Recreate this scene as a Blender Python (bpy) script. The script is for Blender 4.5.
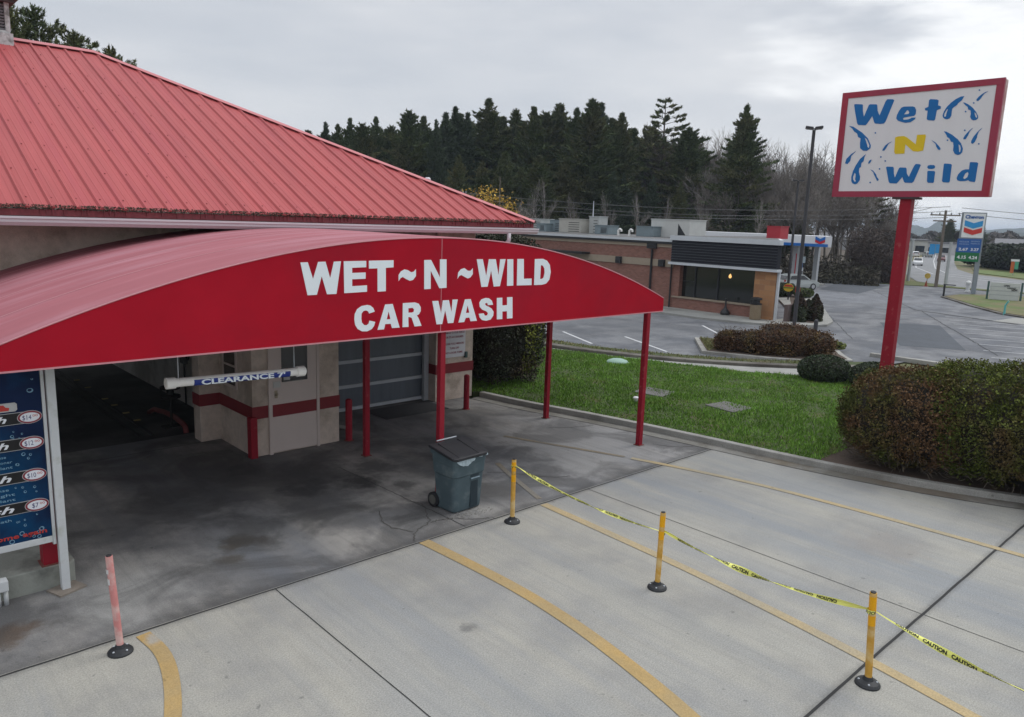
import bpy, bmesh, math, random
import numpy as np
from mathutils import Matrix, Vector
for _o in list(bpy.data.objects): bpy.data.objects.remove(_o)
SC = bpy.context.scene
# ------------------------------------------------------------------ camera
cd = bpy.data.cameras.new('camera'); cam = bpy.data.objects.new('camera', cd); SC.collection.objects.link(cam)
RM = Matrix(((0.7344873891211587, 0.09802035808923676, -0.6715059825660835),
             (-0.6777807372358767, 0.1552231871387271, -0.7186925868592822),
             (0.033786794076603274, 0.9830044616249476, 0.18044578402243622)))
cam.matrix_world = Matrix.Translation((0, 0, 5.0)) @ RM.to_4x4()
cd.sensor_fit = 'HORIZONTAL'; cd.sensor_width = 36.0; cd.lens = 36.0*757/1024
cd.clip_start = 0.1; cd.clip_end = 8000
SC.camera = cam
# ------------------------------------------------------------------ world, sun, exposure
SUN_EL, SUN_AZ = math.radians(52), math.radians(-12)       # direction to the sun, azimuth from +X
w = bpy.data.worlds.new('World'); SC.world = w; w.use_nodes = True
nt = w.node_tree; nt.nodes.clear()
def N(t, **k):
    n = nt.nodes.new(t)
    for a, b in k.items(): setattr(n, a, b)
    return n
out = N('ShaderNodeOutputWorld'); bg = N('ShaderNodeBackground'); bg.inputs[1].default_value = 0.1
sky = N('ShaderNodeTexSky', sky_type='NISHITA'); sky.sun_disc = False
sky.sun_elevation = SUN_EL; sky.sun_rotation = math.radians(90) - SUN_AZ
tc = N('ShaderNodeTexCoord'); mp = N('ShaderNodeMapping'); mp.inputs['Scale'].default_value = (1.0, 1.6, 5.5)
mp.inputs['Rotation'].default_value = (0.25, 0.1, 0.4)
nz = N('ShaderNodeTexNoise'); nz.inputs['Scale'].default_value = 1.5; nz.inputs['Detail'].default_value = 5; nz.inputs['Roughness'].default_value = .5
rp = N('ShaderNodeValToRGB')
rp.color_ramp.elements[0].position = .36; rp.color_ramp.elements[0].color = (5.7, 6.1, 6.75, 1)
rp.color_ramp.elements[1].position = .62; rp.color_ramp.elements[1].color = (7.9, 8.05, 8.35, 1)
L = nt.links.new
L(tc.outputs['Generated'], mp.inputs[0]); L(mp.outputs[0], nz.inputs[0]); L(nz.outputs[0], rp.inputs[0])
# bright thin cloud towards the hidden sun, soft darker base elsewhere
vm = N('ShaderNodeVectorMath', operation='DOT_PRODUCT'); vm.inputs[1].default_value = (0.945, 0.265, 0.19)
L(tc.outputs['Generated'], vm.inputs[0])
nz2 = N('ShaderNodeTexNoise'); nz2.inputs['Scale'].default_value = 4.0; nz2.inputs['Detail'].default_value = 6
L(mp.outputs[0], nz2.inputs[0])
ad = N('ShaderNodeMath', operation='MULTIPLY_ADD'); ad.inputs[1].default_value = .10; L(nz2.outputs[0], ad.inputs[0]); L(vm.outputs['Value'], ad.inputs[2])
mr = N('ShaderNodeMapRange'); mr.interpolation_type = 'SMOOTHSTEP'; mr.inputs[1].default_value = 1.018; mr.inputs[2].default_value = 1.052; mr.inputs[3].default_value = 0; mr.inputs[4].default_value = 1
L(ad.outputs[0], mr.inputs[0])
mxb = N('ShaderNodeMixRGB'); mxb.inputs[2].default_value = (11.0, 11.1, 11.2, 1); L(mr.outputs[0], mxb.inputs[0]); L(rp.outputs[0], mxb.inputs[1])
# overcast sky: brighter towards the zenith
sz = N('ShaderNodeSeparateXYZ'); L(tc.outputs['Generated'], sz.inputs[0])
zr_ = N('ShaderNodeMapRange'); zr_.inputs[1].default_value = .25; zr_.inputs[2].default_value = 1.0; zr_.inputs[3].default_value = .93; zr_.inputs[4].default_value = 1.9; L(sz.outputs[2], zr_.inputs[0])
zs = N('ShaderNodeVectorMath', operation='SCALE'); L(mxb.outputs[0], zs.inputs[0]); L(zr_.outputs[0], zs.inputs['Scale'])
mx = N('ShaderNodeMixRGB'); mx.inputs[0].default_value = .94
L(sky.outputs[0], mx.inputs[1]); L(zs.outputs[0], mx.inputs[2]); L(mx.outputs[0], bg.inputs[0]); L(bg.outputs[0], out.inputs[0])
sd = bpy.data.lights.new('sun', 'SUN'); sd.energy = 1.3; sd.angle = math.radians(25); sd.color = (1, .965, .92)
sun = bpy.data.objects.new('sun', sd); SC.collection.objects.link(sun)
sun.rotation_euler = Vector((math.cos(SUN_EL)*math.cos(SUN_AZ), math.cos(SUN_EL)*math.sin(SUN_AZ), math.sin(SUN_EL))).to_track_quat('Z', 'Y').to_euler()
SC.view_settings.view_transform = 'Standard'; SC.view_settings.look = 'None'
SC.view_settings.exposure = 0.08; SC.view_settings.gamma = 1.0; SC.view_settings.use_curve_mapping = False
random.seed(7); RNG = np.random.default_rng(11)

# ------------------------------------------------------------------ materials
MATS = {}
def mat(name, c, rough=.7, var=.12, vs=3.0, var2=0.0, vs2=.5, bump=0.0, bs=40., metal=0.0, stretch=(1, 1, 1), tint=None, island=0.0, emit=None, spec=.4, trans=0, alpha=1):
    """procedural material: colour c, two noise scales mixed in, optional per-leaf variation"""
    if name in MATS: return MATS[name]
    m = bpy.data.materials.new(name); m.use_nodes = True; MATS[name] = m
    t = m.node_tree; b = t.nodes['Principled BSDF']
    b.inputs['Roughness'].default_value = rough; b.inputs['Metallic'].default_value = metal
    b.inputs['Specular IOR Level'].default_value = spec
    g = t.nodes.new('ShaderNodeNewGeometry'); mpn = t.nodes.new('ShaderNodeMapping'); mpn.inputs['Scale'].default_value = stretch
    t.links.new(g.outputs['Position'], mpn.inputs[0])
    def noise(s, d=6, r=.6):
        n = t.nodes.new('ShaderNodeTexNoise'); n.inputs['Scale'].default_value = s; n.inputs['Detail'].default_value = d; n.inputs['Roughness'].default_value = r
        t.links.new(mpn.outputs[0], n.inputs[0]); return n
    def mult(col, fac, amount):                     # col * (1 - amount + 2*amount*fac)
        a = t.nodes.new('ShaderNodeMath'); a.operation = 'MULTIPLY_ADD'; a.inputs[1].default_value = 2.4*amount; a.inputs[2].default_value = 1-1.2*amount
        t.links.new(fac, a.inputs[0])
        v = t.nodes.new('ShaderNodeVectorMath'); v.operation = 'SCALE'; t.links.new(col, v.inputs[0]); t.links.new(a.outputs[0], v.inputs['Scale']); return v.outputs[0]
    rgb = t.nodes.new('ShaderNodeRGB'); rgb.outputs[0].default_value = (*c, 1); col = rgb.outputs[0]
    if tint is not None:                             # second colour mixed in through large noise
        n = noise(tint[1], 5); r = t.nodes.new('ShaderNodeMapRange'); r.inputs[1].default_value = tint[2]-.08; r.inputs[2].default_value = tint[2]+.08
        t.links.new(n.outputs[0], r.inputs[0]); mxx = t.nodes.new('ShaderNodeMixRGB'); mxx.inputs[2].default_value = (*tint[0], 1)
        t.links.new(r.outputs[0], mxx.inputs[0]); t.links.new(col, mxx.inputs[1]); col = mxx.outputs[0]
    if var: col = mult(col, noise(vs).outputs[0], var)
    if var2: col = mult(col, noise(vs2, 3).outputs[0], var2)
    if island: col = mult(col, g.outputs['Random Per Island'], island)
    t.links.new(col, b.inputs['Base Color'])
    if bump:
        n = noise(bs, 4); bp = t.nodes.new('ShaderNodeBump'); bp.inputs['Strength'].default_value = bump; bp.inputs['Distance'].default_value = .02
        t.links.new(n.outputs[0], bp.inputs['Height']); t.links.new(bp.outputs[0], b.inputs['Normal'])
    if emit: b.inputs['Emission Color'].default_value = (*emit[0], 1); b.inputs['Emission Strength'].default_value = emit[1]
    if trans: b.inputs['Transmission Weight'].default_value = trans
    if alpha < 1: b.inputs['Alpha'].default_value = alpha
    return m

def brick_mat(name, c1, c2, mortar, scale=1.0, bw=.2, rh=.075):
    m = bpy.data.materials.new(name); m.use_nodes = True; t = m.node_tree; b = t.nodes['Principled BSDF']; b.inputs['Roughness'].default_value = .85
    g = t.nodes.new('ShaderNodeNewGeometry'); s = t.nodes.new('ShaderNodeSeparateXYZ'); c = t.nodes.new('ShaderNodeCombineXYZ')
    a = t.nodes.new('ShaderNodeMath'); a.operation = 'ADD'
    t.links.new(g.outputs['Position'], s.inputs[0]); t.links.new(s.outputs[0], a.inputs[0]); t.links.new(s.outputs[1], a.inputs[1])
    t.links.new(a.outputs[0], c.inputs[0]); t.links.new(s.outputs[2], c.inputs[1])
    br = t.nodes.new('ShaderNodeTexBrick'); br.inputs['Scale'].default_value = scale; br.inputs['Color1'].default_value = (*c1, 1); br.inputs['Color2'].default_value = (*c2, 1)
    br.inputs['Mortar'].default_value = (*mortar, 1); br.inputs['Brick Width'].default_value = bw; br.inputs['Row Height'].default_value = rh; br.inputs['Mortar Size'].default_value = .008
    t.links.new(c.outputs[0], br.inputs[0]); t.links.new(br.outputs[0], b.inputs['Base Color']); return m

def ground_mat(name, light, dark, lo, hi, streak=.25, blobs=(), blue=.0, fine=.18, streak_dir=(1.3, .10, 1), rough=.85, lanes=(), swirl=0, seams=()):
    """weathered slab: mottling light<->dark, streaks along the driving direction, stain blobs (x, y, r, colour, amount)"""
    m = bpy.data.materials.new(name); m.use_nodes = True; t = m.node_tree; b = t.nodes['Principled BSDF']; b.inputs['Roughness'].default_value = rough
    b.inputs['Specular IOR Level'].default_value = .25
    lk = t.links.new; g = t.nodes.new('ShaderNodeNewGeometry')
    def noise(s, d, stretch=(1, 1, 1), r=.6, off=0):
        mpn = t.nodes.new('ShaderNodeMapping'); mpn.inputs['Scale'].default_value = stretch; mpn.inputs['Location'].default_value = (off, off, 0)
        lk(g.outputs['Position'], mpn.inputs[0])
        n = t.nodes.new('ShaderNodeTexNoise'); n.inputs['Scale'].default_value = s; n.inputs['Detail'].default_value = d; n.inputs['Roughness'].default_value = r; lk(mpn.outputs[0], n.inputs[0]); return n.outputs[0]
    def rng(v, a, bb, c=0., d=1.):
        r = t.nodes.new('ShaderNodeMapRange'); r.interpolation_type = 'SMOOTHSTEP'; r.inputs[1].default_value = a; r.inputs[2].default_value = bb; r.inputs[3].default_value = c; r.inputs[4].default_value = d; lk(v, r.inputs[0]); return r.outputs[0]
    def mix(f, a, c2):
        x = t.nodes.new('ShaderNodeMixRGB')
        if isinstance(f, float): x.inputs[0].default_value = f
        else: lk(f, x.inputs[0])
        if isinstance(a, tuple): x.inputs[1].default_value = (*a, 1)
        else: lk(a, x.inputs[1])
        if isinstance(c2, tuple): x.inputs[2].default_value = (*c2, 1)
        else: lk(c2, x.inputs[2])
        return x.outputs[0]
    def math2(op, a, c2):
        x = t.nodes.new('ShaderNodeMath'); x.operation = op
        for i, v in enumerate((a, c2)):
            if isinstance(v, (int, float)): x.inputs[i].default_value = v
            else: lk(v, x.inputs[i])
        return x.outputs[0]
    col = mix(rng(noise(.55, 7, r=.62), lo, hi), light, dark)
    col = mix(rng(noise(2.2, 7, (1, 1, 1), .7, 5), .35, .75, 0, .35), col, tuple(x*.72 for x in light))
    st = rng(noise(1.0, 6, streak_dir, .65, 3), .42, .68, 0, streak)
    col = mix(st, col, (dark[0]*.95, dark[1]*1.0, dark[2]*(1.05+blue)))
    if lanes:
        sx = t.nodes.new('ShaderNodeSeparateXYZ'); lk(g.outputs['Position'], sx.inputs[0])
        wob = math2('MULTIPLY_ADD', noise(.4, 3, (1, .5, 1)), .8)
        for x0, wd, amt in lanes:                    # tyre grime worn along the lanes
            dx = math2('ABSOLUTE', math2('SUBTRACT', math2('ADD', sx.outputs[0], math2('MULTIPLY', noise(.5, 3, (1, 1, 1), .5, x0), .7)), x0+.35), 0)
            f = rng(dx, wd*.2, wd, amt, 0)
            f = math2('MULTIPLY', f, rng(noise(1.1, 5, (2.2, .25, 1), .6, 9), .3, .62, .25, 1))
            col = mix(f, col, (dark[0]*.9, dark[1]*.98, dark[2]*1.1))
    for (x, y, r, c, amt) in blobs:
        vs_ = t.nodes.new('ShaderNodeVectorMath'); vs_.operation = 'DISTANCE'; vs_.inputs[1].default_value = (x, y, 0); lk(g.outputs['Position'], vs_.inputs[0])
        d = math2('ADD', vs_.outputs['Value'], math2('MULTIPLY', math2('SUBTRACT', noise(1.6/r**.5, 6, (1, 1, 1), .65, x), .5), 2.6*r))
        col = mix(rng(d, r*.3, r*1.25, amt, 0), col, c)
    fs_ = rng(noise(1.0, 5, (streak_dir[0]*7, streak_dir[1]*3.5, 1), .6, 13), .45, .75, 0, streak*.55); col = mix(fs_, col, tuple(x*.8 for x in dark))
    spots = rng(noise(7.5, 2, (1, 1, 1), .5, 17), .70, .76, 0, .5); col = mix(spots, col, tuple(x*.45 for x in dark))
    if swirl:
        nsw = t.nodes.new('ShaderNodeTexNoise'); nsw.inputs['Scale'].default_value = .55; nsw.inputs['Detail'].default_value = 9; nsw.inputs['Roughness'].default_value = .62; nsw.inputs['Distortion'].default_value = .9; lk(g.outputs['Position'], nsw.inputs[0])
        col = mix(rng(nsw.outputs[0], .44, .60, 0, swirl), col, tuple(x*.38 for x in dark))
    for y0, wd, amt in seams:
        sy = t.nodes.new('ShaderNodeSeparateXYZ'); lk(g.outputs['Position'], sy.inputs[0])
        dy = math2('ABSOLUTE', math2('ADD', math2('SUBTRACT', sy.outputs[1], y0), math2('MULTIPLY', math2('SUBTRACT', noise(3.5, 6, (1, 1, 1), .7, 21), .5), wd*1.6)), 0)
        col = mix(rng(dy, wd*.05, wd, amt, 0), col, tuple(x*.4 for x in dark))
    sp = rng(noise(55, 3, r=.8), .3, .7, 1-fine, 1+fine)
    v = t.nodes.new('ShaderNodeVectorMath'); v.operation = 'SCALE'; lk(col, v.inputs[0]); lk(sp, v.inputs['Scale'])
    lk(v.outputs[0], b.inputs['Base Color'])
    bp = t.nodes.new('ShaderNodeBump'); bp.inputs['Strength'].default_value = .25; bp.inputs['Distance'].default_value = .01
    lk(noise(60, 4), bp.inputs['Height']); lk(bp.outputs[0], b.inputs['Normal'])
    return m

# ------------------------------------------------------------------ geometry helpers
class MB:
    def __init__(s): s.v = []; s.f = []
    def add(s, v, f):
        n = len(s.v); s.v += [tuple(p) for p in v]; s.f += [tuple(i+n for i in q) for q in f]; return s
    def box(s, x0, x1, y0, y1, z0, z1):
        return s.add([(x0, y0, z0), (x1, y0, z0), (x1, y1, z0), (x0, y1, z0), (x0, y0, z1), (x1, y0, z1), (x1, y1, z1), (x0, y1, z1)],
                     [(0, 3, 2, 1), (4, 5, 6, 7), (0, 1, 5, 4), (1, 2, 6, 5), (2, 3, 7, 6), (3, 0, 4, 7)])
    def fbox(s, M, sx, sy, sz):                    # box centred in frame M
        c = [M @ Vector((a*sx/2, b*sy/2, e*sz/2)) for e in (-1, 1) for a, b in ((-1, -1), (1, -1), (1, 1), (-1, 1))]
        return s.add(c, [(0, 3, 2, 1), (4, 5, 6, 7), (0, 1, 5, 4), (1, 2, 6, 5), (2, 3, 7, 6), (3, 0, 4, 7)])
    def tube(s, pts, r, n=8, cap=True):
        pts = [Vector(p) for p in pts]; k = len(pts); rs = r if isinstance(r, (list, tuple)) else [r]*k
        V = []; up = None
        for i, p in enumerate(pts):
            d = (pts[min(i+1, k-1)]-pts[max(i-1, 0)]).normalized()
            if up is None or abs(up.dot(d)) > .98: up = Vector((0, 0, 1)) if abs(d.z) < .9 else Vector((1, 0, 0))
            a = d.cross(up).normalized(); b = a.cross(d).normalized(); up = b
            for j in range(n):
                t = 2*math.pi*j/n; V.append(p+(a*math.cos(t)+b*math.sin(t))*rs[i])
        F = [(i*n+j, i*n+(j+1) % n, (i+1)*n+(j+1) % n, (i+1)*n+j) for i in range(k-1) for j in range(n)]
        if cap: F += [tuple(range(n))[::-1], tuple((k-1)*n+j for j in range(n))]
        return s.add(V, F)
    def lathe(s, c, prof, n=16):                   # prof [(r, z)...] about a vertical axis
        V = []; k = len(prof)
        for r, z in prof:
            for j in range(n):
                t = 2*math.pi*j/n; V.append((c[0]+r*math.cos(t), c[1]+r*math.sin(t), c[2]+z))
        F = [(i*n+j, i*n+(j+1) % n, (i+1)*n+(j+1) % n, (i+1)*n+j) for i in range(k-1) for j in range(n)]
        F += [tuple(range(n))[::-1], tuple((k-1)*n+j for j in range(n))]
        return s.add(V, F)
    def sheet(s, poly, z): return s.add([(x, y, z) for x, y in poly], [tuple(range(len(poly)))])
    def slab(s, poly, z0, z1):
        n = len(poly); s.add([(x, y, z0) for x, y in poly]+[(x, y, z1) for x, y in poly],
              [tuple(range(n))[::-1], tuple(range(n, 2*n))]+[(i, (i+1) % n, n+(i+1) % n, n+i) for i in range(n)]); return s
    def ribbon(s, line, w0, w1, z0, z1):           # strip between two offsets of a polyline, as a solid
        a = offset(line, w0); b = offset(line, w1); k = len(line); V = []
        for p, q in zip(a, b): V += [(p[0], p[1], z0), (q[0], q[1], z0), (q[0], q[1], z1), (p[0], p[1], z1)]
        F = []
        for i in range(k-1):
            for j in range(4): F.append((i*4+j, i*4+(j+1) % 4, (i+1)*4+(j+1) % 4, (i+1)*4+j))
        F += [(3, 2, 1, 0), ((k-1)*4, (k-1)*4+1, (k-1)*4+2, (k-1)*4+3)]
        return s.add(V, F)
    def build(s, name, m, parent=None, smooth=False, bevel=0):
        base = parent.matrix_world.translation if parent else Vector((0, 0, 0))
        if parent: base = Vector(parent['_base'])
        me = bpy.data.meshes.new(name); me.from_pydata([(x-base.x, y-base.y, z-base.z) for x, y, z in s.v], [], s.f); me.update()
        bm = bmesh.new(); bm.from_mesh(me); bmesh.ops.recalc_face_normals(bm, faces=bm.faces)
        if bevel:
            es = [e for e in bm.edges if len(e.link_faces) == 2 and e.calc_face_angle(0) > .5]
            bmesh.ops.bevel(bm, geom=es, offset=bevel, segments=2, affect='EDGES', profile=.6)
        bm.to_mesh(me); bm.free()
        return link(name, me, m, parent, smooth)
def link(name, me, m, parent=None, smooth=False):
    if m: me.materials.append(m)
    if smooth: me.polygons.foreach_set('use_smooth', [True]*len(me.polygons))
    o = bpy.data.objects.new(name, me); SC.collection.objects.link(o)
    if parent: o.parent = parent; o['_base'] = parent['_base']
    else: o['_base'] = (0., 0., 0.)
    return o
def offset(line, d):
    out_ = []
    for i, p in enumerate(line):
        a = Vector(line[max(i-1, 0)]); b = Vector(line[min(i+1, len(line)-1)]); t = (b-a).normalized(); out_.append((p[0]-t.y*d, p[1]+t.x*d))
    return out_
def thing(name, loc, label, cat, group=None):
    o = bpy.data.objects.new(name, None); SC.collection.objects.link(o); o.location = loc; o['_base'] = tuple(float(x) for x in loc)
    o.empty_display_size = .2; return tag(o, label, cat, group)
def tag(o, label=None, cat=None, group=None, kind=None):
    if label: o['label'] = label
    if cat: o['category'] = cat
    if group: o['group'] = group
    if kind: o['kind'] = kind
    return o
def struct(name, mb, m, **k): return tag(mb.build(name, m, **k), kind='structure')
def copy_thing(src, loc, rz=0, sc=1, label=None):
    r = src.copy(); SC.collection.objects.link(r); r.location = loc; r.rotation_euler = (0, 0, rz); r.scale = (sc if isinstance(sc, tuple) else (sc,)*3)
    if label: r['label'] = label
    for ch in src.children:
        c = ch.copy(); SC.collection.objects.link(c); c.parent = r
        for g in ch.children:
            d = g.copy(); SC.collection.objects.link(d); d.parent = c
    return r
def frame(o, ex, ey):
    ex = Vector(ex).normalized(); ey = Vector(ey).normalized(); en = ex.cross(ey)
    return lambda x, y, z=0: Vector(o)+ex*x+ey*y+en*z
FX = lambda Y: frame((0, Y, 0), (1, 0, 0), (0, 0, 1))            # plane facing -Y, coordinates (X, Z)
FY = lambda X: frame((X, 0, 0), (0, -1, 0), (0, 0, 1))           # plane facing -X, coordinates (-Y, Z)
def curve_mesh(cu, fr, name, m, parent, smooth=False):
    ob = bpy.data.objects.new('tmp', cu); me0 = bpy.data.meshes.new_from_object(ob)
    mb = MB(); mb.v = [tuple(fr(*v.co)) for v in me0.vertices]; mb.f = [tuple(p.vertices) for p in me0.polygons]
    bpy.data.objects.remove(ob); bpy.data.meshes.remove(me0); bpy.data.curves.remove(cu)
    return mb.build(name, m, parent) if name else mb
def shapes(polys, fr, name, m, parent, ex=.004):
    """filled outlines (with holes) in the plane fr, slightly raised"""
    cu = bpy.data.curves.new('c', 'CURVE'); cu.dimensions = '2D'; cu.fill_mode = 'BOTH'; cu.extrude = ex
    for pl in polys:
        s = cu.splines.new('POLY'); s.points.add(len(pl)-1); s.use_cyclic_u = True
        for i, (x, y) in enumerate(pl): s.points[i].co = (x, y, 0, 1)
    return curve_mesh(cu, fr, name, m, parent)
def text(st, fr, x0, x1, y, h, name, m, parent, bold=0.0, shear=0, ex=.002, align='fit'):
    """lettering from (x0, baseline y), capital height h, squeezed to end at x1 when given"""
    cu = bpy.data.curves.new('t', 'FONT'); cu.body = st; cu.offset = bold; cu.extrude = ex; cu.shear = shear; cu.resolution_u = 3
    ob = bpy.data.objects.new('tmp', cu); me0 = bpy.data.meshes.new_from_object(ob)
    V = [v.co.copy() for v in me0.vertices]; F = [tuple(p.vertices) for p in me0.polygons]
    bpy.data.objects.remove(ob); bpy.data.meshes.remove(me0); bpy.data.curves.remove(cu)
    mnx = min(v.x for v in V); mxx = max(v.x for v in V); sy = h/.729
    sx = (x1-x0)/(mxx-mnx) if x1 is not None else sy
    mb = MB(); mb.v = [tuple(fr(x0+(v.x-mnx)*sx, y+v.y*sy, v.z)) for v in V]; mb.f = F
    return mb.build(name, m, parent) if name else mb
def ellipse(cx, cy, a, b, n=24): return [(cx+a*math.cos(2*math.pi*i/n), cy+b*math.sin(2*math.pi*i/n)) for i in range(n)]
def cards(P, S, name, m, parent=None, up=0.0, tri=False, aspect=1.6, base=(0, 0, 0)):
    """leaf-sized faces at points P (n,3), sizes S (n,), random orientation"""
    n = len(P); a = RNG.normal(size=(n, 3)); a[:, 2] = a[:, 2]*(1-up)+up*1.0*0; a /= np.linalg.norm(a, axis=1)[:, None]
    b = RNG.normal(size=(n, 3)); b -= a*np.sum(a*b, axis=1)[:, None]; b /= np.linalg.norm(b, axis=1)[:, None]
    S = np.asarray(S)[:, None]; P = P-np.array(base)
    if tri: V = np.stack([P+a*S*aspect*.5, P-a*S*aspect*.5+b*S*.5, P-a*S*aspect*.5-b*S*.5], 1); k = 3
    else: V = np.stack([P+a*S*aspect*.5, P+b*S*.5, P-a*S*aspect*.5, P-b*S*.5], 1); k = 4
    me = fast_mesh(name, V.reshape(-1, 3), k); return link(name, me, m, parent)
def fast_mesh(name, V, k):
    n = len(V)//k; me = bpy.data.meshes.new(name); me.vertices.add(n*k); me.vertices.foreach_set('co', V.astype(np.float32).ravel())
    me.loops.add(n*k); me.loops.foreach_set('vertex_index', np.arange(n*k, dtype=np.int32)); me.polygons.add(n)
    me.polygons.foreach_set('loop_start', np.arange(0, n*k, k, dtype=np.int32)); me.polygons.foreach_set('loop_total', np.full(n, k, dtype=np.int32)); me.update(calc_edges=True); return me
HAZE_DENSITY = 0.0003
FASCIA_LINE1 = [[[(5.253,4.286),(5.371,4.286),(5.451,4.039),(5.537,4.29),(5.658,4.292),(5.733,4.043),(5.798,4.29),(5.918,4.294),(5.836,3.804),(5.678,3.805),(5.593,4.079),(5.51,3.804),(5.359,3.803)]],[[(5.965,4.294),(6.359,4.295),(6.359,4.197),(6.11,4.192),(6.109,4.114),(6.348,4.117),(6.347,4.019),(6.109,4.017),(6.108,3.912),(6.372,3.917),(6.372,3.816),(5.971,3.809)]],[[(6.407,4.297),(6.863,4.3),(6.863,4.187),(6.717,4.181),(6.719,3.811),(6.565,3.809),(6.564,4.176),(6.407,4.175)]],[[(6.962,3.965),(6.961,4.063),(7.005,4.119),(7.074,4.151),(7.141,4.137),(7.204,4.101),(7.254,4.11),(7.299,4.15),(7.3,4.036),(7.243,3.974),(7.18,3.963),(7.105,3.994),(7.043,4.029),(7.001,4.013)]],[[(7.464,4.296),(7.604,4.297),(7.795,4.002),(7.788,4.304),(7.927,4.303),(7.938,3.822),(7.787,3.82),(7.599,4.121),(7.604,3.816),(7.472,3.814)]],[[(8.172,3.969),(8.184,4.074),(8.242,4.131),(8.318,4.149),(8.395,4.105),(8.457,4.099),(8.508,4.145),(8.511,4.043),(8.46,3.985),(8.399,3.967),(8.322,4.0),(8.254,4.032),(8.209,4.015)]],[[(8.593,4.298),(8.731,4.297),(8.821,4.0),(8.874,4.296),(9.036,4.294),(9.113,4.005),(9.144,4.293),(9.274,4.294),(9.155,3.809),(9.006,3.806),(8.934,4.094),(8.86,3.809),(8.716,3.809)]],[[(9.317,4.291),(9.463,4.29),(9.485,3.808),(9.328,3.808)]],[[(9.565,4.294),(9.728,4.292),(9.746,3.926),(9.948,3.926),(9.954,3.802),(9.574,3.807)]],[[(10.014,4.287),(10.228,4.29),(10.34,4.253),(10.419,4.174),(10.454,4.038),(10.425,3.894),(10.34,3.818),(10.219,3.799),(10.019,3.8)],[(10.18,4.172),(10.235,4.161),(10.275,4.106),(10.287,4.028),(10.266,3.938),(10.231,3.913),(10.173,3.909)]]]
FASCIA_LINE2 = [[[(6.514,3.497),(6.486,3.557),(6.435,3.596),(6.377,3.609),(6.274,3.598),(6.194,3.553),(6.151,3.476),(6.144,3.397),(6.159,3.307),(6.204,3.24),(6.284,3.198),(6.376,3.191),(6.458,3.221),(6.5,3.267),(6.523,3.332),(6.418,3.36),(6.4,3.31),(6.365,3.289),(6.319,3.296),(6.278,3.339),(6.269,3.399),(6.273,3.479),(6.308,3.517),(6.354,3.524),(6.393,3.506),(6.411,3.471)]],[[(6.708,3.6),(6.85,3.601),(6.988,3.208),(6.84,3.21),(6.815,3.282),(6.709,3.283),(6.688,3.2),(6.566,3.201)],[(6.773,3.487),(6.738,3.357),(6.81,3.359)]],[[(7.047,3.604),(7.285,3.605),(7.363,3.58),(7.405,3.519),(7.406,3.455),(7.37,3.404),(7.327,3.386),(7.361,3.341),(7.427,3.207),(7.285,3.204),(7.225,3.35),(7.187,3.367),(7.156,3.368),(7.163,3.206),(7.045,3.21)],[(7.157,3.515),(7.241,3.517),(7.272,3.488),(7.262,3.448),(7.224,3.44),(7.158,3.442)]],[[(7.642,3.61),(7.768,3.608),(7.831,3.386),(7.864,3.611),(7.993,3.61),(8.055,3.397),(8.073,3.615),(8.187,3.612),(8.101,3.211),(7.982,3.212),(7.917,3.44),(7.858,3.206),(7.738,3.209)]],[[(8.348,3.607),(8.478,3.606),(8.632,3.212),(8.487,3.212),(8.457,3.282),(8.373,3.28),(8.341,3.209),(8.213,3.208)],[(8.41,3.504),(8.377,3.366),(8.454,3.367)]],[[(9.003,3.479),(8.974,3.554),(8.9,3.602),(8.819,3.61),(8.724,3.59),(8.678,3.532),(8.69,3.458),(8.746,3.406),(8.844,3.371),(8.887,3.337),(8.873,3.295),(8.815,3.292),(8.787,3.337),(8.669,3.335),(8.694,3.269),(8.753,3.217),(8.85,3.198),(8.954,3.214),(9.014,3.279),(9.021,3.349),(8.973,3.411),(8.906,3.447),(8.834,3.475),(8.807,3.506),(8.839,3.521),(8.871,3.51),(8.879,3.478)]],[[(9.09,3.598),(9.223,3.598),(9.229,3.455),(9.347,3.456),(9.341,3.6),(9.474,3.599),(9.492,3.205),(9.355,3.206),(9.349,3.343),(9.234,3.344),(9.24,3.205),(9.106,3.206)]]]
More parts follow.
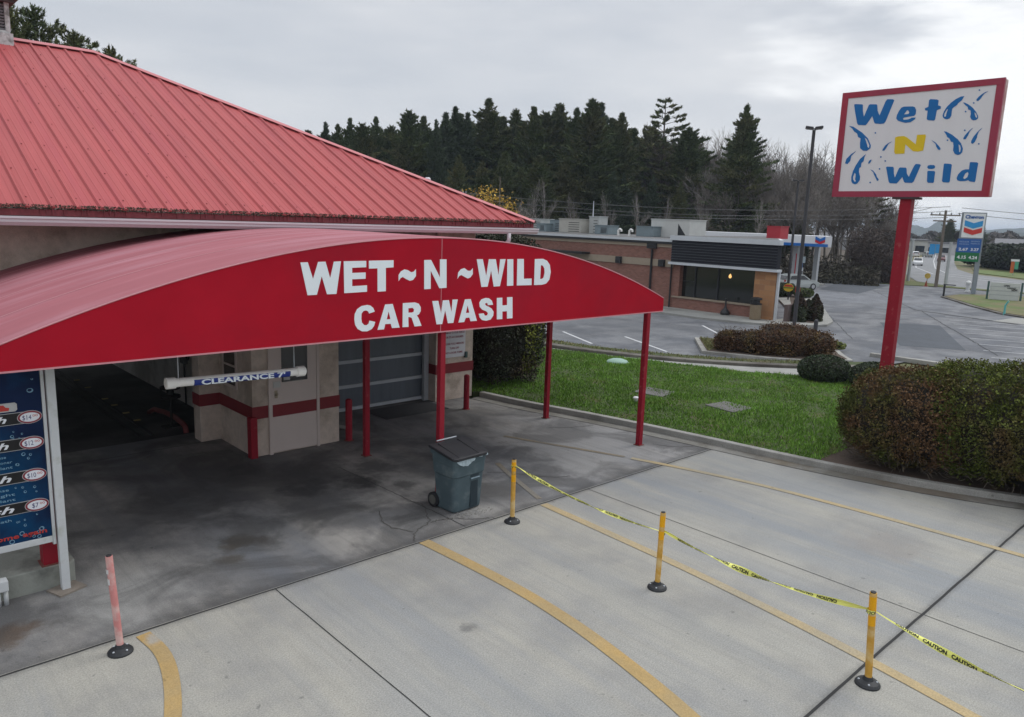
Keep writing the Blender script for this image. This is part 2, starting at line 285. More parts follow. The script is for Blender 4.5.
SIGN_BLUE = [[[(8.513,8.018),(8.483,8.026),(8.321,8.008),(8.301,7.987),(8.287,7.851),(8.247,7.713),(8.159,7.976),(8.132,7.993),(7.984,7.98),(7.962,7.96),(7.936,7.824),(7.881,7.716),(7.778,8.029),(7.745,8.074),(7.621,8.063),(7.584,8.037),(7.724,7.572),(7.757,7.526),(7.843,7.522),(7.965,7.54),(7.988,7.57),(8.05,7.718),(8.149,7.552),(8.184,7.515),(8.356,7.532),(8.39,7.568),(8.473,7.846)]],[[(7.489,7.622),(7.483,7.696),(7.448,7.787),(7.401,7.858),(7.347,7.876),(7.154,7.866),(7.106,7.844),(7.071,7.777),(7.07,7.694),(7.101,7.653),(7.218,7.643),(7.312,7.632),(7.339,7.611),(7.321,7.58),(7.211,7.584),(7.142,7.616),(7.06,7.614),(7.073,7.574),(7.166,7.515),(7.275,7.51),(7.371,7.539),(7.45,7.572)],[(7.326,7.703),(7.272,7.788),(7.245,7.786),(7.215,7.741),(7.223,7.71),(7.262,7.702)]],[[(6.82,7.971),(6.792,7.994),(6.65,7.974),(6.616,7.95),(6.617,7.846),(6.556,7.819),(6.55,7.768),(6.605,7.751),(6.629,7.738),(6.64,7.54),(6.663,7.518),(6.789,7.536),(6.818,7.562),(6.82,7.744),(6.878,7.758),(6.884,7.804),(6.816,7.826)]],[[(7.588,6.518),(7.561,6.533),(7.427,6.523),(7.41,6.494),(7.393,6.369),(7.359,6.273),(7.291,6.491),(7.265,6.506),(7.143,6.497),(7.122,6.478),(7.102,6.364),(7.049,6.287),(6.963,6.53),(6.932,6.576),(6.85,6.568),(6.818,6.549),(6.929,6.181),(6.962,6.149),(7.12,6.155),(7.147,6.184),(7.192,6.289),(7.28,6.166),(7.305,6.138),(7.458,6.149),(7.487,6.178)]],[[(6.677,6.495),(6.664,6.531),(6.612,6.545),(6.532,6.537),(6.508,6.503),(6.519,6.467),(6.574,6.453),(6.646,6.46)]],[[(6.66,6.401),(6.64,6.414),(6.515,6.407),(6.495,6.388),(6.494,6.166),(6.509,6.144),(6.616,6.149),(6.641,6.177)]],[[(6.333,6.55),(6.317,6.568),(6.196,6.555),(6.168,6.536),(6.164,6.171),(6.187,6.148),(6.3,6.155),(6.326,6.183)]],[[(5.811,6.571),(5.796,6.583),(5.671,6.574),(5.644,6.552),(5.652,6.174),(5.666,6.153),(5.759,6.166),(5.796,6.194),(5.852,6.177),(5.952,6.174),(6.014,6.197),(6.033,6.243),(6.013,6.324),(5.948,6.404),(5.884,6.429),(5.809,6.428)],[(5.903,6.249),(5.872,6.339),(5.827,6.374),(5.805,6.329),(5.82,6.257),(5.873,6.217)]]]
SIGN_DROPS = [[[(6.102,7.997),(6.141,7.913),(6.178,7.88),(6.209,7.857),(6.221,7.822),(6.275,7.786),(6.313,7.75),(6.316,7.679),(6.312,7.607),(6.338,7.546),(6.387,7.528),(6.44,7.541),(6.479,7.574),(6.493,7.62),(6.477,7.7),(6.429,7.795),(6.355,7.878),(6.262,7.95),(6.168,7.994)],[(6.461,7.6),(6.46,7.654),(6.423,7.74),(6.398,7.747),(6.417,7.668),(6.422,7.597),(6.44,7.58)]],[[(6.113,7.866),(6.067,7.853),(5.995,7.812),(5.903,7.735),(5.826,7.642),(5.774,7.55),(5.771,7.506),(5.804,7.474),(5.853,7.468),(5.896,7.489),(5.928,7.544),(5.924,7.614),(5.941,7.685),(5.99,7.707),(6.005,7.761),(6.051,7.799)],[(5.859,7.644),(5.818,7.606),(5.788,7.534),(5.802,7.517),(5.821,7.536),(5.844,7.59)]],[[(5.646,8.056),(5.713,8.014),(5.747,7.965),(5.779,7.907),(5.815,7.872),(5.848,7.879),(5.852,7.905),(5.818,7.954),(5.767,8.002),(5.701,8.044)]],[[(5.848,7.309),(5.897,7.241),(5.92,7.163),(5.958,7.076),(6.0,7.075),(6.007,7.105),(5.978,7.166),(5.922,7.243),(5.871,7.293)]],[[(5.66,7.297),(5.716,7.231),(5.738,7.153),(5.739,7.1),(5.769,7.013),(5.805,6.971),(5.839,6.985),(5.842,7.035),(5.807,7.121),(5.753,7.206),(5.697,7.273)]],[[(8.585,7.525),(8.478,7.5),(8.249,7.35),(8.093,7.205),(8.005,7.042),(8.006,6.974),(8.082,6.914),(8.176,6.922),(8.253,6.985),(8.267,7.1),(8.266,7.214),(8.331,7.249),(8.364,7.333),(8.441,7.383),(8.496,7.455)],[(8.175,7.232),(8.113,7.183),(8.037,7.044),(8.043,6.976),(8.073,7.0),(8.127,7.139)]],[[(8.34,6.92),(8.446,6.808),(8.457,6.693),(8.52,6.616),(8.58,6.636),(8.558,6.743),(8.451,6.855)]],[[(8.099,6.839),(8.125,6.758),(8.135,6.67),(8.181,6.632),(8.181,6.543),(8.218,6.514),(8.217,6.425),(8.173,6.306),(8.174,6.226),(8.226,6.148),(8.275,6.132),(8.338,6.149),(8.376,6.209),(8.387,6.309),(8.362,6.448),(8.307,6.586),(8.223,6.731)],[(8.339,6.249),(8.346,6.309),(8.317,6.408),(8.286,6.367),(8.288,6.248),(8.263,6.208),(8.291,6.188)]],[[(7.947,6.709),(7.963,6.645),(7.998,6.607),(8.021,6.627),(7.998,6.685)]],[[(7.954,6.478),(7.881,6.447),(7.802,6.358),(7.775,6.299),(7.726,6.24),(7.735,6.207),(7.765,6.211),(7.815,6.3),(7.851,6.359),(7.871,6.408)]],[[(7.516,7.108),(7.595,7.055),(7.633,6.971),(7.673,6.905),(7.72,6.902),(7.715,6.936),(7.667,7.02),(7.597,7.074)]],[[(6.663,7.094),(6.577,7.044),(6.498,6.967),(6.446,6.901),(6.451,6.868),(6.495,6.876),(6.538,6.941),(6.564,7.007)]],[[(6.423,7.272),(6.37,7.26),(6.25,7.19),(6.118,7.084),(6.039,6.991),(5.989,6.881),(5.99,6.801),(6.026,6.757),(6.075,6.745),(6.138,6.77),(6.181,6.844),(6.185,6.944),(6.204,7.026),(6.248,7.037),(6.291,7.111),(6.338,7.141),(6.372,7.206)],[(6.088,6.975),(6.05,6.947),(6.029,6.883),(6.033,6.811),(6.052,6.803),(6.068,6.885)]],[[(5.804,8.095),(5.81,8.08),(5.826,8.082),(5.836,8.098),(5.83,8.112),(5.814,8.111)]],[[(5.88,7.834),(5.886,7.82),(5.903,7.821),(5.913,7.837),(5.907,7.852),(5.89,7.85)]],[[(6.018,7.665),(6.024,7.65),(6.041,7.651),(6.051,7.667),(6.045,7.682),(6.028,7.681)]],[[(5.983,7.268),(5.99,7.253),(6.007,7.254),(6.017,7.27),(6.011,7.285),(5.994,7.284)]],[[(5.67,6.965),(5.676,6.95),(5.692,6.95),(5.702,6.966),(5.696,6.981),(5.68,6.98)]],[[(6.307,7.072),(6.314,7.057),(6.331,7.058),(6.342,7.074),(6.335,7.089),(6.318,7.088)]],[[(7.912,7.322),(7.92,7.305),(7.939,7.307),(7.951,7.324),(7.943,7.34),(7.924,7.339)]],[[(7.717,6.759),(7.725,6.743),(7.744,6.743),(7.756,6.76),(7.748,6.777),(7.729,6.776)]],[[(7.606,6.663),(7.613,6.646),(7.632,6.647),(7.644,6.664),(7.636,6.681),(7.617,6.68)]],[[(7.715,6.483),(7.723,6.466),(7.743,6.466),(7.754,6.483),(7.747,6.5),(7.727,6.5)]],[[(7.898,6.17),(7.906,6.153),(7.926,6.153),(7.937,6.17),(7.93,6.187),(7.91,6.187)]]]
SIGN_YELLOW = [[[(7.461,7.194),(7.398,7.213),(7.268,7.215),(7.199,7.18),(6.987,7.017),(6.983,7.225),(6.803,7.224),(6.789,7.18),(6.809,6.871),(6.924,6.849),(7.032,6.867),(7.215,7.028),(7.211,6.817),(7.416,6.816),(7.443,6.861)]]]
# ------------------------------------------------------------------ materials used
CONC = ground_mat('pale_concrete', (.355, .345, .305), (.25, .248, .237), .42, .72, .5, seams=[(9.03, .16, .45), (3.02, .10, .4)], fine=.22, lanes=[(11.6, 1.3, .75), (9.9, .6, .35), (7.9, .9, .2), (5.0, 1.0, .45), (14.0, .7, .5)], blue=.05,
    blobs=[(5.8, 7.1, .5, (.2, .21, .22), .35), (5.6, 6.6, .12, (.12, .12, .12), .7), (12.4, 4.3, .6, (.24, .22, .2), .5)])
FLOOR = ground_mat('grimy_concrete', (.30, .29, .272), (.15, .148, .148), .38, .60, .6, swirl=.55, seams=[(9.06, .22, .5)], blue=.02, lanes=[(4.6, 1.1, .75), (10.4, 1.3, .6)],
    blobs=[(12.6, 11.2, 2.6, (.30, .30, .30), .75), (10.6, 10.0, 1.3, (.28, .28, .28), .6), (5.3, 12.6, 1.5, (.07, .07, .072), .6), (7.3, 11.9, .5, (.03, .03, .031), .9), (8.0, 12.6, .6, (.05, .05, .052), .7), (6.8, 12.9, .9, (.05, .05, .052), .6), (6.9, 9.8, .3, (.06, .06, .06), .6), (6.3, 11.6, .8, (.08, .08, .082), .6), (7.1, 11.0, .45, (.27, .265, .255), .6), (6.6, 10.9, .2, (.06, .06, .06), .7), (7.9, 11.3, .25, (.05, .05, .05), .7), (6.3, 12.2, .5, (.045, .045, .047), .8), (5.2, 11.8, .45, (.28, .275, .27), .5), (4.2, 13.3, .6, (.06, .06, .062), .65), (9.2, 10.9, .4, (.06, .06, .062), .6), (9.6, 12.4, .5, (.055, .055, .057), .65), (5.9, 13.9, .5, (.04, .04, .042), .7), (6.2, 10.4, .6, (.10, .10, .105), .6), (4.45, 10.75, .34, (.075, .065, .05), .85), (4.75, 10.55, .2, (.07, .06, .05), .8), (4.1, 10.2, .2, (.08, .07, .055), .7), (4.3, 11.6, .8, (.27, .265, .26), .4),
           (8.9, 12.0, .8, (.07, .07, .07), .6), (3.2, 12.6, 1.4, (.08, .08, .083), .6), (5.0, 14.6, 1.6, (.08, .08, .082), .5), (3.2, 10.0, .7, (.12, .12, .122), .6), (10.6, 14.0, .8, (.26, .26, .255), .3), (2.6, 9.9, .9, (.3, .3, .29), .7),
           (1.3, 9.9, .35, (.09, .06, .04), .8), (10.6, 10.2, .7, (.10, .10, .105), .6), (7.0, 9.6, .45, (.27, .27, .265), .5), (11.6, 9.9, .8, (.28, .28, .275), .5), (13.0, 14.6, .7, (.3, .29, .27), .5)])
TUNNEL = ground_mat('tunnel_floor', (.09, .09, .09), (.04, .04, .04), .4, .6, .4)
GUTTER_C = ground_mat('gutter_concrete', (.26, .255, .235), (.13, .12, .10), .42, .62, .4, streak_dir=(.3, .3, 1), blobs=[(15.6, 7.5, .8, (.15, .12, .08), .7), (16.1, 4.8, 1.2, (.14, .11, .08), .7)])
KERB = ground_mat('kerb_concrete', (.36, .355, .33), (.2, .19, .17), .45, .68, .3)
DKERB = ground_mat('old_kerb_concrete', (.17, .16, .14), (.08, .07, .06), .4, .62, .3, streak_dir=(.5, .5, 1))
PALE = ground_mat('pale_strip_concrete', (.31, .31, .29), (.2, .2, .185), .5, .7, .3)
ASPH = ground_mat('worn_asphalt', (.195, .20, .208), (.115, .12, .132), .42, .62, .6, streak_dir=(.12, .5, 1), fine=.2, swirl=.25,
    blobs=[(30, 24, 4, (.10, .105, .115), .6), (46, 27, 7, (.16, .17, .19), .6), (60, 25, 8, (.19, .2, .22), .7), (40, 13, 4, (.13, .14, .16), .6)])
PATCH = ground_mat('newer_asphalt', (.085, .095, .11), (.075, .083, .095), .4, .6, .1)
ROADM = ground_mat('road_asphalt', (.24, .245, .25), (.19, .195, .2), .4, .65, .3, streak_dir=(.1, .3, 1), fine=.05)
YEL = ground_mat('faded_yellow_paint', (.45, .30, .115), (.36, .27, .14), .4, .6, .4, blobs=[(2.55, 8.75, .13, (.33, .33, .31), .8)], fine=.15)
YELW = ground_mat('worn_yellow_paint', (.44, .34, .185), (.34, .30, .22), .4, .6, .5, fine=.2)
YELD = ground_mat('dirty_yellow_paint', (.26, .21, .14), (.20, .185, .16), .4, .6, .5, fine=.2)
WPAINT = mat('white_line_paint', (.5, .51, .52), .8, .25, 6)
JOINT = mat('joint_sealant', (.03, .03, .03), .9, .3, 3)
CRACK = mat('crack_dirt', (.075, .072, .068), .95, .3, 3)
GRASS_G = mat('lawn_soil', (.055, .075, .025), .95, .3, 3, tint=((.10, .075, .045), .9, .62))
BLADE = mat('grass_blade', (.145, .27, .045), .7, .35, 2.5, var2=.35, vs2=.5, island=.35, tint=((.24, .26, .09), 1.6, .66), spec=.12)
BLADE2 = mat('dry_grass_blade', (.19, .19, .08), .8, .3, 1.0, island=.4)
MEADOW = mat('meadow', (.12, .13, .055), .95, .3, .4, var2=.4, vs2=.05, tint=((.17, .14, .085), .12, .52))
MULCH = mat('mulch', (.085, .06, .045), .95, .35, 20, bump=.6, bs=30)
LITTER = mat('leaf_litter', (.075, .06, .045), .95, .4, 2)

# ------------------------------------------------------------------ ground
gb = MB(); R0 = 5000; gb.sheet([(-R0, -R0), (R0, -R0), (R0, R0), (-R0, R0)], -.09); struct('ground', gb, MEADOW)
KC = [(13.35, 15.95), (13.6, 14.3), (14.23, 11.91), (14.68, 9.27), (14.9, 7.7), (15.18, 6.24), (15.62, 4.6), (16.21, 3.23), (17.2, 1.4), (18.6, -.8), (20.5, -3.2), (23.5, -6)]
def smooth_line(p, k=3):
    for _ in range(k):
        q = [p[0]]
        for a, b in zip(p, p[1:]): q += [(a[0]*.75+b[0]*.25, a[1]*.75+b[1]*.25), (a[0]*.25+b[0]*.75, a[1]*.25+b[1]*.75)]
        p = q+[p[-1]]
    return p
KCs = smooth_line(KC, 2)
near = [p for p in KCs if p[1] < 9.05]; far = [p for p in KCs if p[1] >= 9.05]
xj = 14.72
struct('concrete_apron', MB().sheet([(-14, -8), (23.5, -8)]+[p for p in near[::-1]]+[(xj, 9.05), (-14, 9.05)], 0.0), CONC)
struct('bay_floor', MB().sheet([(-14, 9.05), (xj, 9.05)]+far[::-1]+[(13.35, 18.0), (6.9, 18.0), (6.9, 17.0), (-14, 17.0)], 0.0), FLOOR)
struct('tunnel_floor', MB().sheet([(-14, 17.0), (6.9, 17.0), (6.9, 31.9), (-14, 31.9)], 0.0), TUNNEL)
struct('gutter_pan', MB().ribbon(KCs, .012, .38, -.05, .004), GUTTER_C)
kb = MB()
struct('kerb', MB().ribbon(KCs, .38, .56, -.05, .135), KERB, bevel=.02)
jt = MB()
def strip(mb, pts, wd, z=.004):
    a = offset(pts, wd/2); b = offset(pts, -wd/2); k = len(pts)
    mb.add([(x, y, z) for x, y in a]+[(x, y, z) for x, y in b], [(i, i+1, k+i+1, k+i) for i in range(k-1)])
def wob(p0, p1, n, amp, rg=random.Random(5)):
    return [(p0[0]+(p1[0]-p0[0])*i/n+rg.uniform(-amp, amp), p0[1]+(p1[1]-p0[1])*i/n+rg.uniform(-amp, amp)) for i in range(n+1)]
strip(jt, wob((-14, 9.03), (14.72, 9.0), 120, .006), .028); strip(jt, wob((-14, 3.02), (16.3, 3.02), 90, .005), .034)
strip(jt, wob((10.5, 8.99), (10.48, 3.04), 40, .002), .011, .005); strip(jt, wob((10.48, 3.0), (10.48, -8), 40, .002), .011, .005)
strip(jt, wob((4.2, 9.0), (4.19, -8), 60, .003), .013, .005); strip(jt, wob((5.0, 9.05), (5.0, 9.06), 2, 0), .01, .005)
strip(jt, [(x-.0, y) for x, y in KCs], .022, .006)
strip(jt, wob((7.42, 12.9), (7.55, 9.06), 30, .012), .014, .005); strip(jt, wob((-2, 16.1), (5.9, 16.15), 30, .006), .02, .005)
struct('slab_joint', jt, JOINT)
ck = MB()
for pts in ([(6.55, 9.1), (6.75, 9.4), (7.2, 9.55), (7.35, 9.9), (7.6, 10.25), (7.45, 10.6)], [(7.2, 9.55), (7.55, 9.5), (7.85, 9.2), (8.1, 9.08)], [(6.75, 9.4), (6.5, 9.9), (6.8, 10.5)],
            [(13.0, 12.5), (13.6, 12.1), (14.1, 12.0)], [(14.6, 9.4), (14.2, 9.6), (13.95, 10.1)], [(9.6, 10.9), (10.1, 10.4), (10.4, 9.9), (10.8, 9.7)]):
    p = smooth_line(pts, 1); rg = random.Random(len(pts)); q = []
    for a, b in zip(p, p[1:]): q += wob(a, b, 5, .018, rg)[:-1]
    strip(ck, q, .022, .0045)
struct('crack', ck, CRACK)
# painted lane lines
def line(name, pts, wd, m, z=.008):
    mb = MB(); strip(mb, smooth_line(pts, 2), wd, z); struct(name, mb, m)
line('lane_line', [(6.66, 9.0), (6.72, 8.0), (6.75, 7.0), (6.7, 6.09), (6.58, 5.2), (6.3, 3.9), (5.9, 2.8)], .20, YEL)
line('lane_line', [(9.27, 8.96), (9.2, 7.2), (9.11, 5.58), (8.9, 3.7), (8.6, 1.94), (8.2, .2)], .165, YELW)
line('lane_line', [(12.7, 9.7), (13.05, 8.6), (13.4, 7.2), (13.53, 6.28), (13.68, 4.6), (13.8, 2.65), (13.85, -2)], .14, YELW)
line('lane_line', [(9.4, 9.2), (9.65, 9.9), (9.9, 10.6), (10.15, 11.2)], .11, YELD)
line('lane_line', [(12.66, 9.85), (12.3, 10.8), (11.9, 11.8), (11.6, 12.6)], .11, YELD)
line('lane_line', [(2.5, 8.93), (2.56, 8.4), (2.45, 7.8), (2.22, 7.1), (1.95, 6.5), (1.6, 5.8)], .165, YEL)

# lawn
KB = offset(KCs, .56)
LE = [(19.8, 40), (20.4, 28), (21, 20.3), (22.1, 16.8), (23.5, 13.1), (24.7, 11.5), (26, 9), (27, 4), (27.5, -8)]
lawn_poly = [(13.65, 40), (13.65, 16.2)]+KB+[(27.5, -8)]+LE[::-1]
def inpoly(P, poly):
    x, y = P[:, 0], P[:, 1]; c = np.zeros(len(P), bool); n = len(poly)
    for i in range(n):
        x0, y0 = poly[i]; x1, y1 = poly[(i+1) % n]
        c ^= ((y0 > y) != (y1 > y)) & (x < (x1-x0)*(y-y0)/((y1-y0) if y1 != y0 else 1e-9)+x0)
    return c
struct('lawn', MB().slab(lawn_poly, -.08, .11), GRASS_G)
def grass(name, poly, n, h, m, z, wd=.012, label='', y_range=None):
    xs = [p[0] for p in poly]; ys = [p[1] for p in poly]; lo, hi = y_range or (min(ys), max(ys))
    P = np.c_[RNG.uniform(min(xs), max(xs), n*3), RNG.uniform(lo, hi, n*3)]; P = P[inpoly(P, poly)][:n]; n = len(P)
    fx = np.sin(P[:, 0]*1.7+np.sin(P[:, 1]*1.1)*2)*np.sin(P[:, 1]*1.3+np.sin(P[:, 0]*.9)*2)
    H = h*(1+.35*fx+.25*np.sin(P[:, 0]*4.1+fx*3)*np.sin(P[:, 1]*3.7))*RNG.uniform(.4, 1.5, n); a = RNG.uniform(0, 2*math.pi, n); d = np.c_[np.cos(a), np.sin(a), a*0]*wd*RNG.uniform(.7, 1.6, n)[:, None]
    B = np.c_[P, np.full(n, z)]; T = B+np.c_[RNG.normal(0, .35, n)*H, RNG.normal(0, .35, n)*H, H]
    o = link(name, fast_mesh(name, np.stack([B-d, B+d, T], 1).reshape(-1, 3), 3), m); return tag(o, label, 'grass', kind='stuff')
slabs = [(18.41, 13.33, .62, .38, .1), (18.7, 10.9, .6, .36, -.15)]
hb_ = [p for p in smooth_line(KC, 2) if -5 < p[1] < 6.9]; hbed = offset(hb_, .60)+offset(hb_, 2.9)[::-1]
struct('hedge_bed', MB().sheet(hbed, .118), MULCH)
grass('grass', [(13.65, 40), (13.65, 16.2)]+[p for p in KB if p[1] > 6.8]+[(17.6, 6.9), (18.4, 6.8), (19.2, 5.5), (20, 2), (27.5, -8)]+LE[::-1], 160000, .06, BLADE, .10, .014, 'short mown green grass of the lawn strip beyond the kerb', (2, 24))
# strips beyond the lawn
K0 = [(20.6, 40), (21.2, 28), (21.67, 20.7), (22.5, 18.2), (23.58, 16.05), (25.0, 14.1), (26.5, 12.6), (28.3, 11.2), (29.5, 10.4)]
struct('pale_walk', MB().sheet(LE[:6]+[(27.5, 7), (29.8, 7.5)]+K0[::-1], -.02), PALE)
struct('old_kerb', MB().ribbon(smooth_line(K0, 2), 0, .42, -.07, .09), DKERB, bevel=.03)
struct('verge', MB().ribbon(smooth_line(K0, 2), .44, 1.25, -.08, .05), GRASS_G)
vp = offset(smooth_line(K0, 2), .5); vq = offset(smooth_line(K0, 2), 1.2)
grass('verge_grass', vp+vq[::-1], 7000, .07, BLADE2, .05, .016, 'thin yellowish grass on the narrow verge beside the restaurant lot', (13, 26))
struct('parking_lot', MB().sheet([(21.4, 60), (22.2, 30), (22.9, 21.6), (24.6, 16.9), (26.6, 13.4), (29.5, 11.2), (31.7, 11.0), (31.7, -60), (79, -60), (79.5, 12), (80.2, 25.6), (78.4, 28.5), (77.8, 34), (77.2, 46), (74, 60)], -.03), ASPH)
struct('asphalt_patch', MB().sheet([(44.3, 17.01), (46.3, 14.53), (37.32, 10.52), (36.05, 12.85)], -.024), PATCH)
struct('asphalt_patch', MB().sheet([(64, 30), (75, 33.0), (76.8, 29), (63, 26.2)], -.024), PATCH)
isl = [(28.9, 19.0), (26.0, 16.7), (26.9, 14.4), (27.7, 13.2), (29.4, 12.1), (30.4, 12.9), (32.2, 14.1), (31.8, 16.3)]
struct('traffic_island', MB().slab(isl, -.06, .09), KERB, bevel=.02)
def inset(poly, d):
    cx = sum(p[0] for p in poly)/len(poly); cy = sum(p[1] for p in poly)/len(poly)
    return [(cx+(x-cx)*(1-d/math.hypot(x-cx, y-cy)), cy+(y-cy)*(1-d/math.hypot(x-cx, y-cy))) for x, y in poly]
struct('mulch_bed', MB().sheet(inset(isl, .22), .10), MULCH)
ip = inset(isl, .25)
grass('island_grass', [ip[0], ip[1], (29, 16.5)], 1500, .08, BLADE2, .10, .02, 'patch of yellow green grass at the left tip of the traffic island')
struct('back_kerb', MB().ribbon([(31.75, 12.4), (31.9, 9), (31.7, 5), (31.6, -30)], -.13, .13, -.06, .12), KERB, bevel=.02)
struct('drive_slab', MB().sheet([(29.9, 7.4), (31.5, 7.6), (31.4, -30), (28, -30), (28, 5)], -.015), PALE)
# stall lines
wl = MB()
for a, b in (((25.43, 23.82), (23.96, 20.74)), ((26.82, 21.28), (25.12, 17.75)), ((33.5, 21.6), (31.2, 19.0))): strip(wl, [a, b], .12, -.024)
for k in range(11):
    x = 51.8-k*1.95; y = 16.03-k*.85; dx, dy = 3.2, -7.4
    strip(wl, [(x, y), (x+dx, y+dy)], .09, -.022)
strip(wl, [(52.5, 27.2), (44, 21)], .0001, -.03)
struct('stall_line', wl, WPAINT)
cs = MB()
strip(cs, wob((53.5, 18.0), (37, 9.2), 40, .03), .05, -.021); strip(cs, wob((54, 18.6), (51.5, 12), 12, .03), .25, -.021); strip(cs, wob((68, 27), (54, 18.6), 30, .05), .05, -.021)
strip(cs, wob((53, 25), (36, 15), 50, .05), .03, -.021); strip(cs, wob((45, 27), (50, 14), 30, .05), .03, -.021)
struct('asphalt_crack', cs, JOINT)
# restaurant pavement
walk = [(35.6, 45), (35.6, 23.2), (36.1, 20.8), (36.9, 19.2), (37.9, 18.3), (39.4, 17.8), (41.2, 18.3), (47.2, 21.6), (61, 30.0), (60.4, 31.0), (52, 27.5), (46, 23.6), (43, 20.4), (38.3, 20.4), (38.3, 45)]
struct('pavement', MB().slab(walk, -.06, .10), PALE, bevel=.02)
bed = [(38.9, 19.6), (39.1, 18.5), (40.8, 18.7), (46.8, 22.2), (57, 28.2), (56, 28.6), (46, 23.2), (43, 20.2)]
struct('planting_bed', MB().sheet(bed, .106), MULCH)
grass('bed_grass', [(40.2, 18.7), (41, 18.9), (46, 21.8), (45, 22.3), (41, 20)], 2500, .12, BLADE, .10, .02, 'green ground cover at the tip of the restaurant planting bed')
# far grass islands and road
gi = [(67.4, 21.4), (64, 19.2), (61.1, 17.4), (57, 14.4), (55.9, 12.6), (55.2, 8), (55, -60), (76, -60), (77.5, 8), (76, 16), (74.6, 19.6), (71, 21.4)]
struct('grass_island_kerb', MB().slab(gi, -.06, .06), DKERB)
struct('grass_island', MB().slab(inset(gi, .35), .0, .09), mat('dry_lawn', (.15, .13, .065), .95, .3, 1.5, tint=((.09, .13, .035), .25, .55)))
struct('entry_slab', MB().sheet([(52, 13.5), (55.7, 13.2), (54.9, 9), (51.6, 6)], -.018), PALE)
struct('road', MB().sheet([(82, -90), (82, 10), (82.2, 24), (87.2, 30.2), (100, 36), (141, 50.6), (166, 57.5), (290, 96), (300, 90), (176, 54.0), (156, 48.0), (126, 38.2), (113, 32.4), (105, 24), (104, 0), (104, -90)], -.04), ROADM)
struct('verge_strip', MB().slab([(77.9, 33.5), (78.5, 28.7), (80.4, 25.9), (79.9, 18), (79.7, -60), (81.5, -60), (81.7, 20), (82.1, 25.1), (86.8, 31), (99, 37.5), (98, 45), (78, 44)], -.08, .02), mat('verge_grass', (.10, .115, .04), .95, .35, 1))
struct('grass_field', MB().slab([(108, 24.5), (117, 32.8), (128, 36.8), (200, 58.5), (200, 30), (150, 10), (108, 10)], -.1, .0), mat('green_field', (.12, .16, .05), .95, .3, .5, tint=((.16, .13, .07), .08, .52)))
ln = MB()
for o_ in (4.0, 7.5):
    strip(ln, [(104-o_*1.0-(-0), 0+24), (112-o_*.8, 33+o_*.25), (126-o_*.5, 38.2+o_*.6), (156-o_*.4, 48+o_*.75), (290, 96-o_*.2)], .15, -.034)
struct('road_marking', ln, WPAINT)
# ------------------------------------------------------------------ car wash building
STUC = mat('beige_stucco', (.58, .49, .42), .9, .25, 7, bump=.8, bs=30, tint=((.40, .33, .27), 1.6, .56))
STUCL = mat('grey_stucco', (.46, .44, .42), .9, .12, 2, bump=.3, bs=40)
STRIPE = mat('maroon_stripe_paint', (.20, .022, .028), .7, .2, 3)
ROOFM = mat('faded_red_metal_roof', (.385, .077, .078), .55, .16, 1.6, var2=.14, vs2=.3, stretch=(5.5, .30, .5), tint=((.36, .066, .075), .5, .58), spec=.25)
ROOFD = mat('dark_red_trim', (.17, .028, .035), .6, .5, 9, stretch=(3, 1, 1))
CAPM = mat('red_ridge_cap', (.50, .15, .16), .45, .12, 3)
WHITEM = mat('white_gutter_metal', (.62, .6, .63), .45, .12, 1.5, stretch=(.4, 4, 8))
DARKG = mat('dark_glass', (.012, .014, .016), .12, 0, spec=.6)
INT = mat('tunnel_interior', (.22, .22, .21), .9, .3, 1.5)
bw = thing('car_wash', (0, 16.3, 0), 'beige stucco car wash building with big faded red metal hip roof', 'building')
ws = MB()
Yw = 16.3
ws.box(-16, 1.6, Yw, Yw+.25, 0, 4.8); ws.box(1.6, 5.95, Yw, Yw+.25, 3.5, 4.8)     # tunnel opening between
ws.box(8.35, 12.3, Yw+.3, Yw+.5, 2.65, 4.8); ws.box(6.0, 12.3, Yw, Yw+.2, 3.0, 4.8)
ws.box(12.3, 13.6, 16.2, 16.6, 0, 4.8)                                              # right column
ws.box(13.35, 13.6, 16.6, 30.8, 0, 4.8); ws.box(-16, 1.4, 30.55, 30.8, 0, 4.8); ws.box(6.8, 13.35, 30.55, 30.8, 0, 4.8); ws.box(1.4, 6.8, 30.55, 30.8, 3.3, 4.8); ws.box(-16, -15.75, Yw, 30.8, 0, 4.8)
ws.build('wall', STUC, bw)
# tunnel inner wall and pilaster, booth
mb = MB(); mb.box(6.9, 7.05, 17.7, 30.5, 0, 3.6); mb.build('tunnel_wall', mat('tunnel_wall_paint', (.62, .6, .56), .85, .25, 1.2, tint=((.42, .40, .36), .8, .55)), bw)
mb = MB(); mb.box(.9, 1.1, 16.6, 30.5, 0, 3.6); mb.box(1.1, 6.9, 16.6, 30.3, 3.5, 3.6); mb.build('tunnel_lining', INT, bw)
mb = MB(); mb.box(5.93, 6.62, 16.16, 16.55, 0, 3.4); mb.build('pilaster', STUC, bw, bevel=.02)
mb = MB(); mb.box(6.37, 8.35, 14.5, 14.72, 0, 4.3); mb.box(6.37, 6.6, 14.72, 16.158, 0, 4.3)
mb.box(8.15, 8.35, 14.72, 16.8, 0, 4.3); mb.build('booth_wall', STUC, bw, bevel=.008)
for poly_, z0_, z1_ in (([(8.351, 16.6), (8.351, 14.499), (6.369, 14.499), (6.369, 16.158), (5.929, 16.158), (5.929, 16.55)], .80, 1.06), ([(13.62, 16.199), (12.299, 16.199), (12.299, 16.6)], .76, 1.03)):
    st_ = MB(); st_.ribbon(poly_, .002, .016, z0_, z1_)
    V_ = []
    st_.build('stripe', STRIPE, bw)
DOORM = mat('beige_door_paint', (.58, .50, .46), .6, .08, 2)
